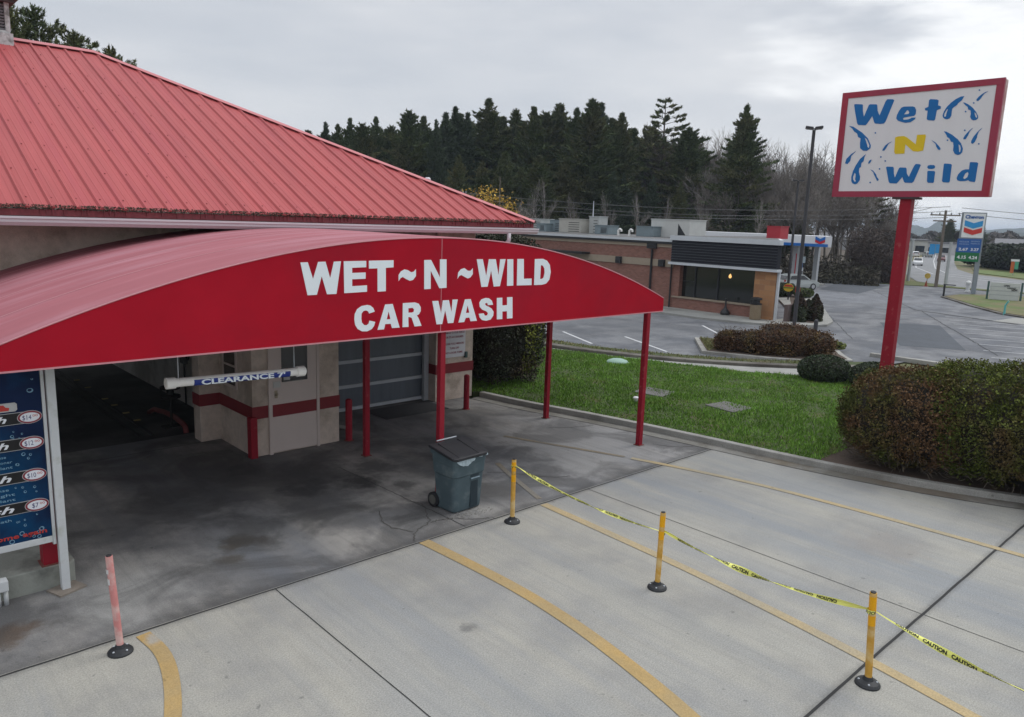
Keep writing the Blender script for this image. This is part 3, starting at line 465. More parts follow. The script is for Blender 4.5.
mb = MB(); mb.box(6.78, 7.78, 14.455, 14.48, .04, .80); mb.box(6.78, 7.78, 14.455, 14.48, 1.06, 2.6); mb.box(6.78, 7.78, 14.462, 14.48, .80, 1.06)
dr = mb.build('booth_door', DOORM, bw)
dr2 = MB(); dr2.box(6.78, 7.78, 14.452, 14.461, .802, 1.058); dr2.build('door_stripe', STRIPE, dr)
mb = MB(); mb.box(6.70, 6.775, 14.44, 14.498, 0, 2.7); mb.box(7.785, 7.85, 14.44, 14.498, 0, 2.7); mb.box(6.775, 7.785, 14.44, 14.498, 2.61, 2.7); mb.build('door_frame', DOORM, dr, bevel=.006)
mb = MB(); mb.box(6.99, 7.57, 14.445, 14.452, 1.52, 2.35); mb.build('door_window', DARKG, dr)
mb = MB(); mb.lathe((6.86, 14.43, 1.28), [(.03, -.02), (.04, 0), (.03, .02)], 10); mb.box(6.83, 6.89, 14.44, 14.453, 1.2, 1.36); mb.build('handle', mat('brass', (.35, .3, .22), .4, .1, 5, metal=.7), dr)
mb = MB(); mb.box(6.80, 6.96, 14.444, 14.453, 1.42, 1.55); mb.box(7.03, 7.17, 14.439, 14.444, 1.56, 1.62); mb.build('notice_plate', mat('plate_white', (.5, .5, .48), .6, .1, 5), dr)
wn = MB(); wn.box(6.355, 6.368, 15.25, 15.85, 1.36, 2.2); w_ = wn.build('booth_window', DARKG, bw)
wn = MB(); wn.box(6.34, 6.369, 15.19, 15.25, 1.30, 2.26); wn.box(6.34, 6.369, 15.85, 15.91, 1.30, 2.26); wn.box(6.34, 6.369, 15.25, 15.85, 1.30, 1.36); wn.box(6.34, 6.369, 15.25, 15.85, 1.76, 1.80); wn.build('window_frame', DOORM, w_)
# garage door
GP = mat('grey_door_panel', (.115, .135, .16), .35, .3, 1.4, stretch=(3, 1, .4), spec=.5); RAIL = mat('door_rail_aluminium', (.42, .45, .48), .5, .15, 3)
mb = MB(); mb.box(8.37, 12.28, 16.66, 16.69, .02, 3.0); gd = mb.build('overhead_door', GP, bw)
mb = MB()
for z in (.03, .62, 1.26, 1.9, 2.5): mb.box(8.37, 12.28, 16.61, 16.655, z, z+.085)
mb.build('door_rail', RAIL, gd)
mb = MB(); mb.box(12.14, 12.29, 16.5, 16.61, 0, 3); mb.build('door_track', RAIL, gd)
# roof
X0, X1, Y0, Y1, ZE, P_ = -20.5, 14.75, 15.05, 32.1, 4.93, .482
yr = (Y0+Y1)/2; zr = ZE+P_*(yr-Y0); hx = yr-Y0
rf = MB(); rf.add([(X0, Y0, ZE), (X1, Y0, ZE), (X1, Y1, ZE), (X0, Y1, ZE), (X0+hx, yr, zr), (X1-hx, yr, zr)], [(0, 1, 5, 4), (1, 2, 5), (2, 3, 4, 5), (3, 0, 4)])
rgb_ = random.Random(2)
def rib(mb, a, b, nrm, side):                       # trapezoid rib from a to b on the slope
    a = Vector(a); b = Vector(b); s = Vector(side); n = Vector(nrm)
    sec = [(-.045, 0), (-.018, .038), (.018, .038), (.045, 0)]
    V = [a+s*x+n*z for x, z in sec]+[b+s*x+n*z for x, z in sec]
    mb.add(V, [(0, 1, 5, 4), (1, 2, 6, 5), (2, 3, 7, 6), (3, 2, 1, 0), (4, 5, 6, 7)])
nf = Vector((0, -P_, 1)).normalized(); x = X0+.2; scr = MB()
while x < X1-.15:
    run = min(hx, X1-x, x-X0)-.10
    rib(rf, (x, Y0-.02, ZE-.0096+.002), (x, Y0+run, ZE+P_*run+.002), nf, (1, 0, 0))
    for xo in (.13, .255):
        if run > .3:
            a = Vector((x+xo, Y0, ZE)); b = Vector((x+xo, Y0+max(run-.1, .1), ZE+P_*max(run-.1, .1)))
            rf.add([a+Vector((-.018, 0, 0)), a+nf*.007, a+Vector((.018, 0, 0)), b+Vector((-.018, 0, 0)), b+nf*.007, b+Vector((.018, 0, 0))], [(0, 1, 4, 3), (1, 2, 5, 4)])
    if x > -4:
        yy = .35
        while yy < run-.1:
            c = Vector((x+.065, Y0+yy+rgb_.uniform(-.02, .02), ZE+P_*yy))
            if rgb_.random() < .9: scr.fbox(Matrix.Translation(c+nf*.008), .020, .02, .014)
            yy += 1.05
    x += .385
nx_ = Vector((P_, 0, 1)).normalized(); y = Y0+.2
while y < Y1-.15:
    run = min(hx, y-Y0, Y1-y)-.1; rib(rf, (X1+.02, y, ZE-.0076), (X1-run, y, ZE+P_*run+.002), nx_, (0, 1, 0)); y += .385
ro = rf.build('roof', ROOFM, bw); scr.build('roof_screw', mat('dark_screw', (.22, .05, .055), .7, .2, 5), ro)
cp = MB()
def cap(mb, a, b, n1, n2, wd=.17, lift=.045):
    a = Vector(a); b = Vector(b); t = (b-a).normalized()
    s1 = n1.cross(t).normalized(); s2 = n2.cross(t).normalized()
    if s1.z > 0: s1 = -s1
    if s2.z > 0: s2 = -s2
    up = Vector((0, 0, lift+.02))
    V = []
    for p in (a, b): V += [p+up, p+up+s1*wd, p+up+s1*wd-Vector((0, 0, .012)), p+up+s2*wd, p+up+s2*wd-Vector((0, 0, .012)), p+up-Vector((0, 0, .014))]
    mb.add(V, [(0, 1, 7, 6), (1, 2, 8, 7), (0, 6, 9, 3), (3, 9, 10, 4), (2, 5, 11, 8), (5, 4, 10, 11), (0, 3, 4, 5), (0, 5, 2, 1), (6, 7, 8, 11), (6, 11, 10, 9)])
nb = Vector((0, P_, 1)).normalized(); nl = Vector((-P_, 0, 1)).normalized()
cap(cp, (X1, Y0, ZE), (X1-hx, yr, zr), nf, nx_); cap(cp, (X1, Y1, ZE), (X1-hx, yr, zr), nb, nx_); cap(cp, (X0+hx, yr, zr), (X1-hx, yr, zr+.001), nf, nb, .2); cap(cp, (X0, Y0, ZE), (X0+hx, yr, zr), nf, nl)
cp.build('ridge_cap', CAPM, ro)
# fascia board, soffit, gutter
mb = MB(); mb.box(X0, X1-.03, Y0+.02, Y0+.06, 4.79, 4.905); mb.box(X1-.07, X1-.03, Y0+.06, Y1, 4.79, 4.905)
for i in range(int((X1-X0)/.09)):
    if rgb_.random() < .55: xx = X0+i*.09; mb.box(xx, xx+rgb_.uniform(.01, .03), Y0-.0, Y0+.018, 4.80+rgb_.uniform(0, .04), 4.915)
mb.build('fascia_board', ROOFD, bw)
mb = MB(); mb.box(X0+.1, X1-.1, Y0+.07, 31.9, 4.76, 4.785); mb.build('soffit', mat('soffit_paint', (.3, .27, .25), .8, .15, 3), bw)
gt = MB()
sec = [(0, 0), (-.05, -.0), (-.11, .06), (-.11, .10), (-.135, .12), (-.135, .155), (-.12, .155), (0, .155)]
V = [(xx, Y0+.015+dy, 4.625+dz) for xx in (X0, X1+.05) for dy, dz in sec]; n8 = len(sec)
gt.add(V, [tuple(range(n8)), tuple(range(n8, 2*n8))[::-1]]+[(i, (i+1) % n8, n8+(i+1) % n8, n8+i) for i in range(n8)])
gto = gt.build('gutter', WHITEM, bw)
mb = MB(); mb.tube([(13.75, 15.0, 4.64), (13.75, 15.0, 4.45), (13.72, 15.12, 4.33), (13.70, 15.9, 4.16), (13.68, 17.4, 4.0), (13.68, 17.6, 3.8), (13.68, 17.6, .2)], .055, 8); mb.build('downspout', WHITEM, gto, smooth=True)
tag(cards(np.c_[RNG.uniform(-4, X1, 15000), RNG.normal(Y0+.03, .04, 15000), np.full(15000, ZE+.02)+RNG.uniform(-.05, .03, 15000)], RNG.uniform(.008, .03, 15000), 'leaf_debris', LITTER, None), 'dark leaf and twig litter along the lower edge of the red roof', 'leaf litter', kind='stuff')
# cupola on the ridge, left edge of the picture
cu_ = MB(); cx_, cy_ = 3.86, yr; zr_keep = zr; zr = zr-.33; cu_.box(cx_-.45, cx_+.45, cy_-.45, cy_+.45, zr-.1, zr+.40); cu_.box(cx_-.40, cx_+.40, cy_-.40, cy_+.40, zr+.40, zr+.46)
for sx in (-1, 1):
    for sy in (-1, 1): cu_.box(cx_+sx*.36-.05, cx_+sx*.36+.05, cy_+sy*.36-.05, cy_+sy*.36+.05, zr+.46, zr+1.12)
cu = cu_.build('cupola', mat('weathered_white_paint', (.52, .52, .52), .8, .3, 6, tint=((.2, .19, .18), 4, .6)), ro)
mb = MB()
for k in range(9):
    z = zr+.48+k*.07
    for sx in (-1, 1): mb.box(cx_-.3, cx_+.3, cy_+sx*.33-.02, cy_+sx*.33+.02, z, z+.035); mb.box(cx_+sx*.33-.02, cx_+sx*.33+.02, cy_-.3, cy_+.3, z, z+.035)
mb.box(cx_-.28, cx_+.28, cy_-.28, cy_+.28, zr+.45, zr+1.1); mb.build('louvre', mat('grey_louvre', (.2, .19, .2), .8, .2, 6), cu)
mb = MB(); mb.box(cx_-.52, cx_+.52, cy_-.52, cy_+.52, zr+1.12, zr+1.18); mb.add([(cx_-.6, cy_-.6, zr+1.2), (cx_+.6, cy_-.6, zr+1.2), (cx_+.6, cy_+.6, zr+1.2), (cx_-.6, cy_+.6, zr+1.2), (cx_-.08, cy_-.08, zr+1.62), (cx_+.08, cy_-.08, zr+1.62), (cx_+.08, cy_+.08, zr+1.62), (cx_-.08, cy_+.08, zr+1.62)], [(3, 2, 1, 0), (4, 5, 6, 7), (0, 1, 5, 4), (1, 2, 6, 5), (2, 3, 7, 6), (3, 0, 4, 7)])
mb.build('cupola_roof', mat('dark_cupola_roof', (.08, .06, .06), .7, .4, 6), cu)
zr = zr_keep
mb = MB(); mb.lathe((13.2, 17.9, 5.4), [(.05, 0), (.05, .50), (.09, .52), (.09, .66), (.05, .70)], 10); mb.build('vent_pipe', WHITEM, ro)
# tunnel fittings
mb = MB(); mb.box(5.25, 5.32, 17.3, 29, .004, .03); mb.box(5.0, 5.06, 17.3, 29, .004, .03)
cvr = tag(mb.build('conveyor_rail', mat('greasy_steel', (.03, .03, .03), .8, .3, 5, metal=.4)), 'dark steel conveyor rail running along the tunnel floor', 'rail')
mb = MB()
for yy in (18.61, 19.45, 20.4, 21.22, 22.84, 24.0): mb.box(5.30, 5.44, yy, yy+.09, .03, .045)
cvr2 = mb.build('rail_marker', mat('yellow_marker', (.35, .28, .12), .7, .2, 5), cvr)
mb = MB(); mb.tube([(5.84, 19.3, .02), (5.90, 19.1, .13), (5.99, 18.6, .15), (6.02, 18.0, .15), (5.96, 17.3, .15), (5.93, 17.1, .13), (5.93, 17.05, .0)], .06, 10)
tag(mb.build('guide_rail', mat('dull_red_paint', (.20, .05, .05), .7, .3, 4), smooth=True), 'dull red curved wheel guide rail low on the floor at the tunnel entrance', 'rail')
mb = MB(); mb.box(6.78, 6.898, 19.5, 19.75, 1.1, 1.45); sb = tag(mb.build('switch_box', mat('grey_box', (.12, .12, .12), .6, .1, 4), bevel=.01), 'small dark switch box with a looping cable on the tunnel wall', 'switch box')
mb = MB(); mb.tube([(6.84, 19.5, 1.3), (6.8, 19.2, 1.25), (6.8, 19.0, 1.5), (6.82, 19.05, 1.95), (6.86, 19.1, 2.6)], .018, 6); mb.tube([(6.84, 19.62, 1.1), (6.85, 19.62, 0)], .02, 6); mb.build('cable', JOINT, sb, smooth=True)
mb = MB(); mb.lathe((5.85, 17.75, .7), [(.0, -.02), (.22, 0), (.22, .05), (.08, .06), (.08, .2), (.22, .21), (.22, .26), (0, .28)], 14); mb.tube([(5.85, 17.75, 0), (5.85, 17.75, .7)], .03, 8); mb.box(5.65, 6.05, 17.6, 17.9, 0, .03)
tag(mb.build('hose_reel', JOINT), 'black hose reel on a stand beside the stucco pilaster', 'hose reel')
mb = MB(); mb.box(10.2, 12.15, 15.4, 16.42, .004, .018)
tag(mb.build('floor_mat', mat('black_mat', (.05, .052, .056), .8, .3, 8)), 'black rubber mat lying in front of the grey overhead door', 'mat')
mb = MB(); mb.tube([(8.6, 15.9, .05), (8.85, 15.35, .06), (8.95, 15.15, .05)], .045, 8); tag(mb.build('drain_hose', mat('hose_grey', (.3, .3, .28), .6, .1, 3), smooth=True), 'short pale hose lying beside the bollard at the grey door', 'hose')

# ------------------------------------------------------------------ awning
aw = thing('awning', (7.8, 10.2, 0), 'red fabric awning with arched front fascia and white WET~N ~WILD CAR WASH lettering', 'awning')
AX0, AX1, AY0, AY1 = 1.45, 14.15, 10.2, 16.28
def arc(x): u = (x-7.8)/6.35; return 3.37+1.29*(1-u*u)
AWT = mat('sun_faded_pink_canvas', (.33, .115, .135), .8, .12, 1.6, var2=.12, vs2=.5, stretch=(.22, 2.2, .9), tint=((.39, .175, .205), .7, .52), spec=.15)
AWF = mat('red_canvas', (.39, .010, .024), .8, .10, 2.2, var2=.14, vs2=.35, spec=.06, bump=.9, bs=1.1, tint=((.34, .012, .026), .6, .56))
PIPE = mat('pink_piping', (.55, .25, .28), .7, .1, 4)
POSTM = mat('red_post_paint', (.27, .014, .027), .5, .15, 4, tint=((.36, .09, .09), 7, .68), spec=.2)
nx = 60; top = MB(); V = []
for yy in (AY0, AY1):
    for z_ in (0, .012):
        for i in range(nx+1): xx = AX0+(AX1-AX0)*i/nx; V.append((xx, yy, arc(xx)+z_))
k = nx+1; F = []
for i in range(nx): F += [(i, i+1, 2*k+i+1, 2*k+i), (k+i, 3*k+i, 3*k+i+1, k+i+1), (i, k+i, k+i+1, i+1), (2*k+i, 2*k+i+1, 3*k+i+1, 3*k+i)]
top.add(V, F); ca = top.build('canopy', AWT, aw, smooth=False)
sm = MB()
for ys in (11.75, 13.25, 14.8, 15.6):
    V = []
    for i in range(nx+1): xx = AX0+(AX1-AX0)*i/nx; V += [(xx, ys-.015, arc(xx)+.0155), (xx, ys+.015, arc(xx)+.0155)]
    sm.add(V, [(2*i, 2*i+1, 2*i+3, 2*i+2) for i in range(nx)])
sm.build('seam', PIPE, ca)
fs = MB(); V = []
for i in range(nx+1):
    xx = AX0+(AX1-AX0)*i/nx; V += [(xx, AY0-.012, 3.07), (xx, AY0-.012, arc(xx)), (xx, AY0-.002, 3.07), (xx, AY0-.002, arc(xx))]
F = []
for i in range(nx): a = 4*i; b = a+4; F += [(a, b, b+1, a+1), (a+2, a+3, b+3, b+2), (a, a+2, b+2, b), (a+1, b+1, b+3, a+3)]
F += [(0, 1, 3, 2), (4*nx, 4*nx+2, 4*nx+3, 4*nx+1)]
fs.add(V, F); fas = fs.build('fascia', AWF, aw)
mb = MB(); mb.box(AX0, AX0+.012, AY0, AY1, 3.07, 3.37); mb.box(AX1-.012, AX1, AY0, AY1, 3.07, 3.37); mb.build('side_valance', AWF, aw)
mb = MB(); mb.tube([(AX0+(AX1-AX0)*i/nx, AY0-.012, arc(AX0+(AX1-AX0)*i/nx)) for i in range(nx+1)], .011, 6); mb.box(AX0, AX1, AY0-.018, AY0-.0125, 3.062, 3.084); mb.box(7.823, 7.833, AY0-.0155, AY0-.0125, 3.085, arc(7.83)-.01); mb.build('piping', PIPE, fas)
frf = FX(AY0-.014)
WL = mat('white_vinyl', (.80, .86, .90), .5, .03, 2)
shapes([p for g in FASCIA_LINE1 for p in g], frf, 'lettering', WL, fas, .003); shapes([p for g in FASCIA_LINE2 for p in g], frf, 'lettering', WL, fas, .003)
mb = MB()
for yy in (AY0+.06, 13.2, AY1-.06): mb.box(AX0+.05, AX1-.05, yy-.04, yy+.04, 3.08, 3.17)
for xx in (AX0+.08, 4.8, 7.85, 10.9, AX1-.08): mb.box(xx-.03, xx+.03, AY0+.1, AY1-.1, 3.1, 3.16)
mb.build('frame', POSTM, aw)
for (px_, py_, wd, z0) in ((13.65, 10.24, .115, 0), (7.92, 10.27, .105, 0), (2.0, 11.02, .2, .3), (13.6, 13.2, .11, 0), (8.27, 13.25, .11, 0), (2.6, 13.3, .12, 0)):
    if px_ == 2.6: continue
    mb = MB(); mb.box(px_-wd/2, px_+wd/2, py_-wd/2, py_+wd/2, z0, 3.08)
    po = mb.build('post', POSTM, aw, bevel=.008)
    mb = MB(); mb.box(px_-wd/2-.03, px_+wd/2+.03, py_-wd/2-.03, py_+wd/2+.03, z0+.0, z0+.012); mb.build('base_plate', mat('rusty_plate', (.16, .05, .04), .8, .4, 12), po)
# clearance bar
cb = thing('clearance_bar', (4.6, 10.9, 2.5), 'white clearance bar pipe with blue CLEARANCE 7\' band hanging under the awning', 'clearance bar')
A_ = Vector((3.57, 10.9, 2.565)); B_ = Vector((5.63, 10.9, 2.515)); PV = mat('white_pvc', (.85, .84, .80), .4, .06, 3)
d_ = (B_-A_); mb = MB(); mb.tube([A_, A_+d_*.99], .065, 16); mb.build('pipe', PV, cb, smooth=False)
mb = MB(); mb.tube([A_-d_*.02, A_-d_*.015, A_+d_*.045], [.055, .083, .083], 16); mb.build('end_cap', PV, cb)
mb = MB(); mb.tube([B_-d_*.05, B_+d_*.01, B_+d_*.02], [.083, .083, .06], 16); mb.build('end_cap', PV, cb)
mb = MB(); evn = d_.normalized(); V_ = []
for t_ in (.165, .885):
    for k_ in range(11): a_ = -1.25+1.7*k_/10; c_ = A_+d_*t_; V_.append((c_.x, c_.y-math.cos(a_)*.068, c_.z+math.sin(a_)*.068))
mb.add(V_, [(k_, k_+1, 12+k_, 11+k_) for k_ in range(10)]); bd = mb.build('blue_band', mat('blue_decal', (.018, .04, .25), .5, .05, 3), cb)
ev = d_.normalized()
def wrap(x, y, z=0):                                # text wrapped round the pipe, facing the drivers and a little up
    c = A_+ev*x; a = -.12; return (c.x, c.y-math.cos(a)*(.0705+z)-math.sin(a)*(y-.008), c.z+math.sin(a)*(.0705+z)+math.cos(a)*(y-.008))
text("CLEARANCE 7'", wrap, .165*d_.length+.10, .885*d_.length-.09, -.032, .076, 'lettering', WL, cb, bold=.035, ex=.001)
for t in (.07, .93):
    mb = MB(); p = A_+d_*t; mb.tube([p+Vector((0, 0, .06)), Vector((p.x, p.y, 3.1))], .008, 6); mb.build('chain', RAIL, cb)
# ------------------------------------------------------------------ booth corner posts and bollards
def bollard(x, y, h, r, label, z0=0):
    t = thing('bollard', (x, y, z0), label, 'bollard', 'red steel bollards by the car wash doors')
    mb = MB(); mb.lathe((x, y, z0), [(r, 0), (r, h-.03), (r*.85, h-.005), (r*.4, h+.01)], 16); mb.build('pipe', POSTM, t, smooth=False)
    mb = MB(); mb.lathe((x, y, z0), [(r*1.5, 0), (r*1.4, .012), (r*1.02, .014)], 16); mb.build('base', mat('rusty_plate', (.1, .05, .04), .8, .4, 12), t)
bollard(8.55, 14.42, .95, .075, 'red bollard between the booth and the grey overhead door')
bollard(12.5, 15.1, .93, .075, 'red bollard in front of the stucco column with the notice')
mb = MB(); mb.box(6.28, 6.42, 14.40, 14.47, 0, .86); mb.box(6.28, 6.345, 14.47, 14.58, 0, .86); tag(mb.build('corner_guard', POSTM, bevel=.005), 'square red guard post at the corner of the beige booth', 'guard post')
# notice on the column
nb_ = thing('notice_sign', (12.9, 16.19, 1.58), 'white notice board with dark red text on the stucco column', 'sign')
mb = MB(); mb.box(12.52, 13.3, 16.165, 16.181, 1.2, 2.12); bo = mb.build('board', mat('notice_white', (.62, .62, .66), .5, .04, 3), nb_)
RT = mat('maroon_ink', (.25, .02, .05), .6); ff = FX(16.163)
for i, (s, a, b) in enumerate((('NOT RESPONSIBLE FOR', 12.56, 13.26), ('DAMAGE TO YOUR VEHICLE', 12.56, 13.26), ('OR ITS ACCESSORIES', 12.6, 13.22), ('PLEASE FOLD MIRRORS', 12.57, 13.25), ('TURN OFF', 12.75, 13.07), ('NO LOOSE ITEMS', 12.6, 13.2))):
    text(s, ff, a, b, 1.99-.125*i-(.06 if i > 2 else 0), .055, 'lettering', RT, bo, bold=.015, ex=.001)
mb = MB(); mb.box(13.28, 13.36, 16.12, 16.199, 1.15, 1.32); tag(mb.build('outlet_box', mat('dark_teal_box', (.05, .09, .09), .5), bevel=.01), 'small dark outlet box low on the stucco column beside the notice', 'outlet')

# ------------------------------------------------------------------ menu board
isd = MB(); isd.slab([(-6, 10.85), (2.18, 10.85), (2.26, 10.93), (2.26, 15.2), (-6, 15.2)], -.02, .30)
tag(isd.build('concrete_island', mat('raw_concrete_block', (.27, .28, .25), .9, .3, 2.5, bump=.4, bs=25, tint=((.15, .155, .14), 2, .6)), bevel=.015), 'raised rough concrete island behind the wash menu', 'island')
mn = thing('menu_board', (1.2, 10.75, 0), 'dark blue car wash price menu in a white frame at the left edge', 'menu board')
YM = 10.72; MF = mat('white_frame', (.55, .57, .58), .5, .1, 3, tint=((.40, .42, .38), 3, .62))
mb = MB(); mb.box(-.6, 1.985, YM+.0, YM+.05, .78, 3.35); pn = mb.build('panel', mat('navy_print', (.006, .016, .055), .6, .5, 1.4, tint=((.004, .05, .13), .8, .6), spec=.12), mn)
mb = MB(); mb.box(-.7, 1.985, YM-.025, YM+.075, .70, .78); mb.box(-.7, 1.985, YM-.025, YM+.075, 3.35, 3.43); mb.box(-.7, -.6, YM-.025, YM+.075, .78, 3.35); mb.box(1.987, 2.025, YM-.02, YM+.07, .66, 3.43); mb.build('frame', MF, mn, bevel=.006)
for xx in (2.04, -.78):
    mb = MB(); mb.box(xx, xx+.10, YM-.06, YM+.05, .012, 3.45); lg = mb.build('leg', MF, mn, bevel=.008)
    mb = MB(); M_ = Matrix.Translation((xx+.06, YM-.02, .012)) @ Matrix.Rotation(.35, 4, 'Z'); mb.fbox(M_, .36, .3, .024); mb.build('base_plate', mat('weathered_steel', (.22, .19, .16), .8, .3, 8), lg)
mb = MB(); mb.tube([(1.36, YM+.06, .80), (1.30, 11.35, .32)], .012, 6); mb.build('brace', JOINT, mn)
fm = FX(YM-.003); BLK = mat('black_print', (.006, .006, .008), .4); WP = mat('white_print', (.72, .74, .78), .5); MRN = mat('maroon_print', (.22, .015, .03), .5); NAVYI = mat('navy_ink', (.02, .02, .12), .5); PALEB = mat('bubble_print', (.18, .34, .46), .5); REDP = mat('red_print', (.45, .04, .03), .5); GREY = mat('grey_print', (.42, .42, .42), .5)
for (yc, pr_, lab, sub) in ((2.385, '$14', 'Ultimate Wash', ()), (2.055, '$12', 'Deluxe Wash', ('Underbody Wash / Rinse', 'Triple Foam Conditioner', 'Clear Coat Sealant')), (1.635, '$10', 'Super Wash', ('Underbody Rinse', 'Wheel Bright', 'Surface Sealant')), (1.235, '$7', 'Basic Wash', ('Clean Rain Bath',))):
    shapes([[(.05, yc-.075), (1.86, yc-.075), (1.86, yc+.075), (.05, yc+.075)]], fm, 'band_rim', GREY, pn, .001)
    shapes([[(.05, yc-.068), (1.86, yc-.068), (1.86, yc+.068), (.05, yc+.068)]], fm, 'band', BLK, pn, .003)
    text(lab, fm, .30, 1.60, yc-.04, .085, 'lettering', WP, pn, bold=.022, shear=.3, ex=.005)
    shapes([ellipse(1.845, yc, .135, .083)], fm, 'oval_rim', GREY, pn, .0045); shapes([ellipse(1.845, yc, .128, .077)], fm, 'oval_ring', MRN, pn, .006); shapes([ellipse(1.845, yc, .107, .058)], fm, 'oval', WP, pn, .0075)
    text(pr_, fm, 1.765 if len(pr_) > 2 else 1.79, 1.86, yc-.03, .062, 'price', NAVYI, pn, bold=.0, ex=.009); text('00', fm, 1.875, 1.93, yc+.0, .03, 'price', REDP, pn, ex=.009)
    for i, s in enumerate(sub): text(s, fm, .95, 1.62 if i else 1.56, yc-.155-.068*i, .034, 'lettering', PALEB, pn, ex=.004)
    rg = random.Random(int(yc*100))
    bub = []
    for q in range(7):
        r = rg.uniform(.009, .022); cxx = rg.uniform(1.62, 1.86); czz = yc-.12-rg.uniform(0, .14); bub += [ellipse(cxx, czz, r, r, 12), ellipse(cxx+.002, czz+.002, r*.7, r*.7, 12)]
    for q in range(0, len(bub), 2): pass
    shapes(bub[:2], fm, 'bubble', PALEB, pn, .004)
    for q in range(2, 10, 2): shapes(bub[q:q+2], fm, 'bubble', PALEB, pn, .004)
shapes([[(1.2, 2.48), (1.70, 2.48), (1.72, 2.5), (1.72, 2.57), (1.70, 2.59), (1.2, 2.59)]], fm, 'pill', GREY, pn, .004)
shapes([[(1.49, 2.495), (1.63, 2.495), (1.64, 2.53), (1.60, 2.54), (1.58, 2.57), (1.53, 2.57), (1.50, 2.54), (1.48, 2.53)]], fm, 'car_icon', REDP, pn, .006)
text('DELUXE', fm, 1.0, 1.40, 2.70, .06, 'lettering', REDP, pn, bold=.01, ex=.004)
text('car wash', fm, 1.0, 1.35, 3.08, .06, 'lettering', REDP, pn, ex=.004)
for (a, b, r) in ((1.87, 2.72, .035), (1.83, 3.0, .02), (1.62, 3.0, .02), (1.9, 2.86, .014), (1.3, 2.95, .03)): shapes([ellipse(a, b, r, r*.8, 14), ellipse(a-.003, b+.004, r*.7, r*.55, 14)], fm, 'bubble', PALEB, pn, .004)
text('Thank you come again', fm, .7, 1.93, .845, .06, 'lettering', REDP, pn, bold=.02, ex=.005)
rg = random.Random(4)
for q in range(12): a = rg.uniform(1.2, 1.93); b = rg.uniform(.80, .93); r = rg.uniform(.012, .03); shapes([ellipse(a, b, r, r, 12), ellipse(a, b, r*.75, r*.75, 12)], fm, 'bubble', PALEB, pn, .0035)
# white bench-like block with pipes at the frame's left edge
t = thing('pipe_rack', (1.3, 10.7, 0), 'pale block on two white pipes at the left edge beside the concrete island', 'pipe stand')
mb = MB(); mb.box(.9, 1.46, 10.66, 10.8, .20, .34); mb.build('block', MF, t, bevel=.01)
for xx in (1.35, 1.43): mb = MB(); mb.tube([(xx, 10.72, 0), (xx, 10.72, .2)], .028, 8); mb.build('pipe', MF, t, smooth=True)

# ------------------------------------------------------------------ trash bin
tb = thing('trash_bin', (8.1, 9.8, 0), 'dark slate blue wheeled trash bin with black lid in front of the red centre post', 'trash bin')
BINM = mat('slate_blue_plastic', (.072, .105, .12), .6, .2, 5, tint=((.11, .14, .15), 5, .60), spec=.25); LIDM = mat('black_plastic', (.022, .023, .027), .5, .2, 6)
RB = Matrix.Translation((8.02, 9.90, 0)) @ Matrix.Rotation(math.radians(3), 4, 'Z') @ Matrix.Diagonal((1.12, 1.02, 1.06, 1))
def loft(mb, secs, m=RB):                          # rounded rectangles (z, x0, x1, y0, y1, r)
    V = []; n = 0
    for z, x0, x1, y0, y1, r in secs:
        pts = []
        for cx, cy, a0 in ((x1-r, y1-r, 0), (x0+r, y1-r, 90), (x0+r, y0+r, 180), (x1-r, y0+r, 270)):
            for k_ in range(5): a = math.radians(a0+k_*22.5); pts.append((cx+r*math.cos(a), cy+r*math.sin(a), z))
        n = len(pts); V += [tuple(m @ Vector(p)) for p in pts]
    K = len(secs); F = [(i*n+j, i*n+(j+1) % n, (i+1)*n+(j+1) % n, (i+1)*n+j) for i in range(K-1) for j in range(n)]+[tuple(range(n))[::-1], tuple((K-1)*n+j for j in range(n))]
    mb.add(V, F)
mb = MB(); loft(mb, [(.02, -.285, .285, -.30, .2, .08), (.06, -.29, .29, -.305, .205, .08), (.60, -.315, .315, -.33, .235, .08), (.62, -.328, .328, -.343, .245, .08), (.80, -.335, .335, -.35, .25, .07), (.81, -.34, .34, -.355, .255, .07), (.93, -.345, .345, -.36, .26, .07)])
by = mb.build('body', BINM, tb)
mb = MB(); mb.add([tuple(RB @ Vector(p)) for p in ((-.345, -.36, .92), (.345, -.36, .92), (.345, .26, .92), (-.345, .26, .92), (-.345, .26, 1.02), (.345, .26, 1.02))], [(0, 3, 4), (1, 5, 2), (3, 2, 5, 4)]); mb.build('rim', BINM, tb)
mb = MB()
V = [(-.30, -.385, .95), (.30, -.385, .95), (.345, -.36, .955), (.365, -.31, .965), (.385, .10, 1.045), (.385, .27, 1.07), (-.385, .27, 1.07), (-.385, .10, 1.045), (-.365, -.31, .965), (-.345, -.36, .955)]
V2 = [(x, y, z-.05) for x, y, z in V]; n_ = 10
mb.add([tuple(RB @ Vector(p)) for p in V+V2], [(0, 1, 2, 9), (9, 2, 3, 8), (8, 3, 4, 7), (7, 4, 5, 6), (19, 12, 11, 10), (18, 13, 12, 19), (17, 14, 13, 18), (16, 15, 14, 17)]+[(i, (i+1) % n_, n_+(i+1) % n_, n_+i) for i in range(n_)])
ld = mb.build('lid', LIDM, tb, bevel=.015)
for xx in (-.2, .2):
    mb = MB(); V = [(xx-.05, -.36, .962), (xx+.05, -.36, .962), (xx+.05, .2, 1.078), (xx-.05, .2, 1.078)]; mb.add([tuple(RB @ Vector(p)) for p in V]+[tuple(RB @ Vector((p[0], p[1], p[2]-.04))) for p in V], [(0, 1, 2, 3), (7, 6, 5, 4), (0, 4, 5, 1), (1, 5, 6, 2), (2, 6, 7, 3), (3, 7, 4, 0)])
    mb.build('lid_rib', LIDM, ld, bevel=.01)
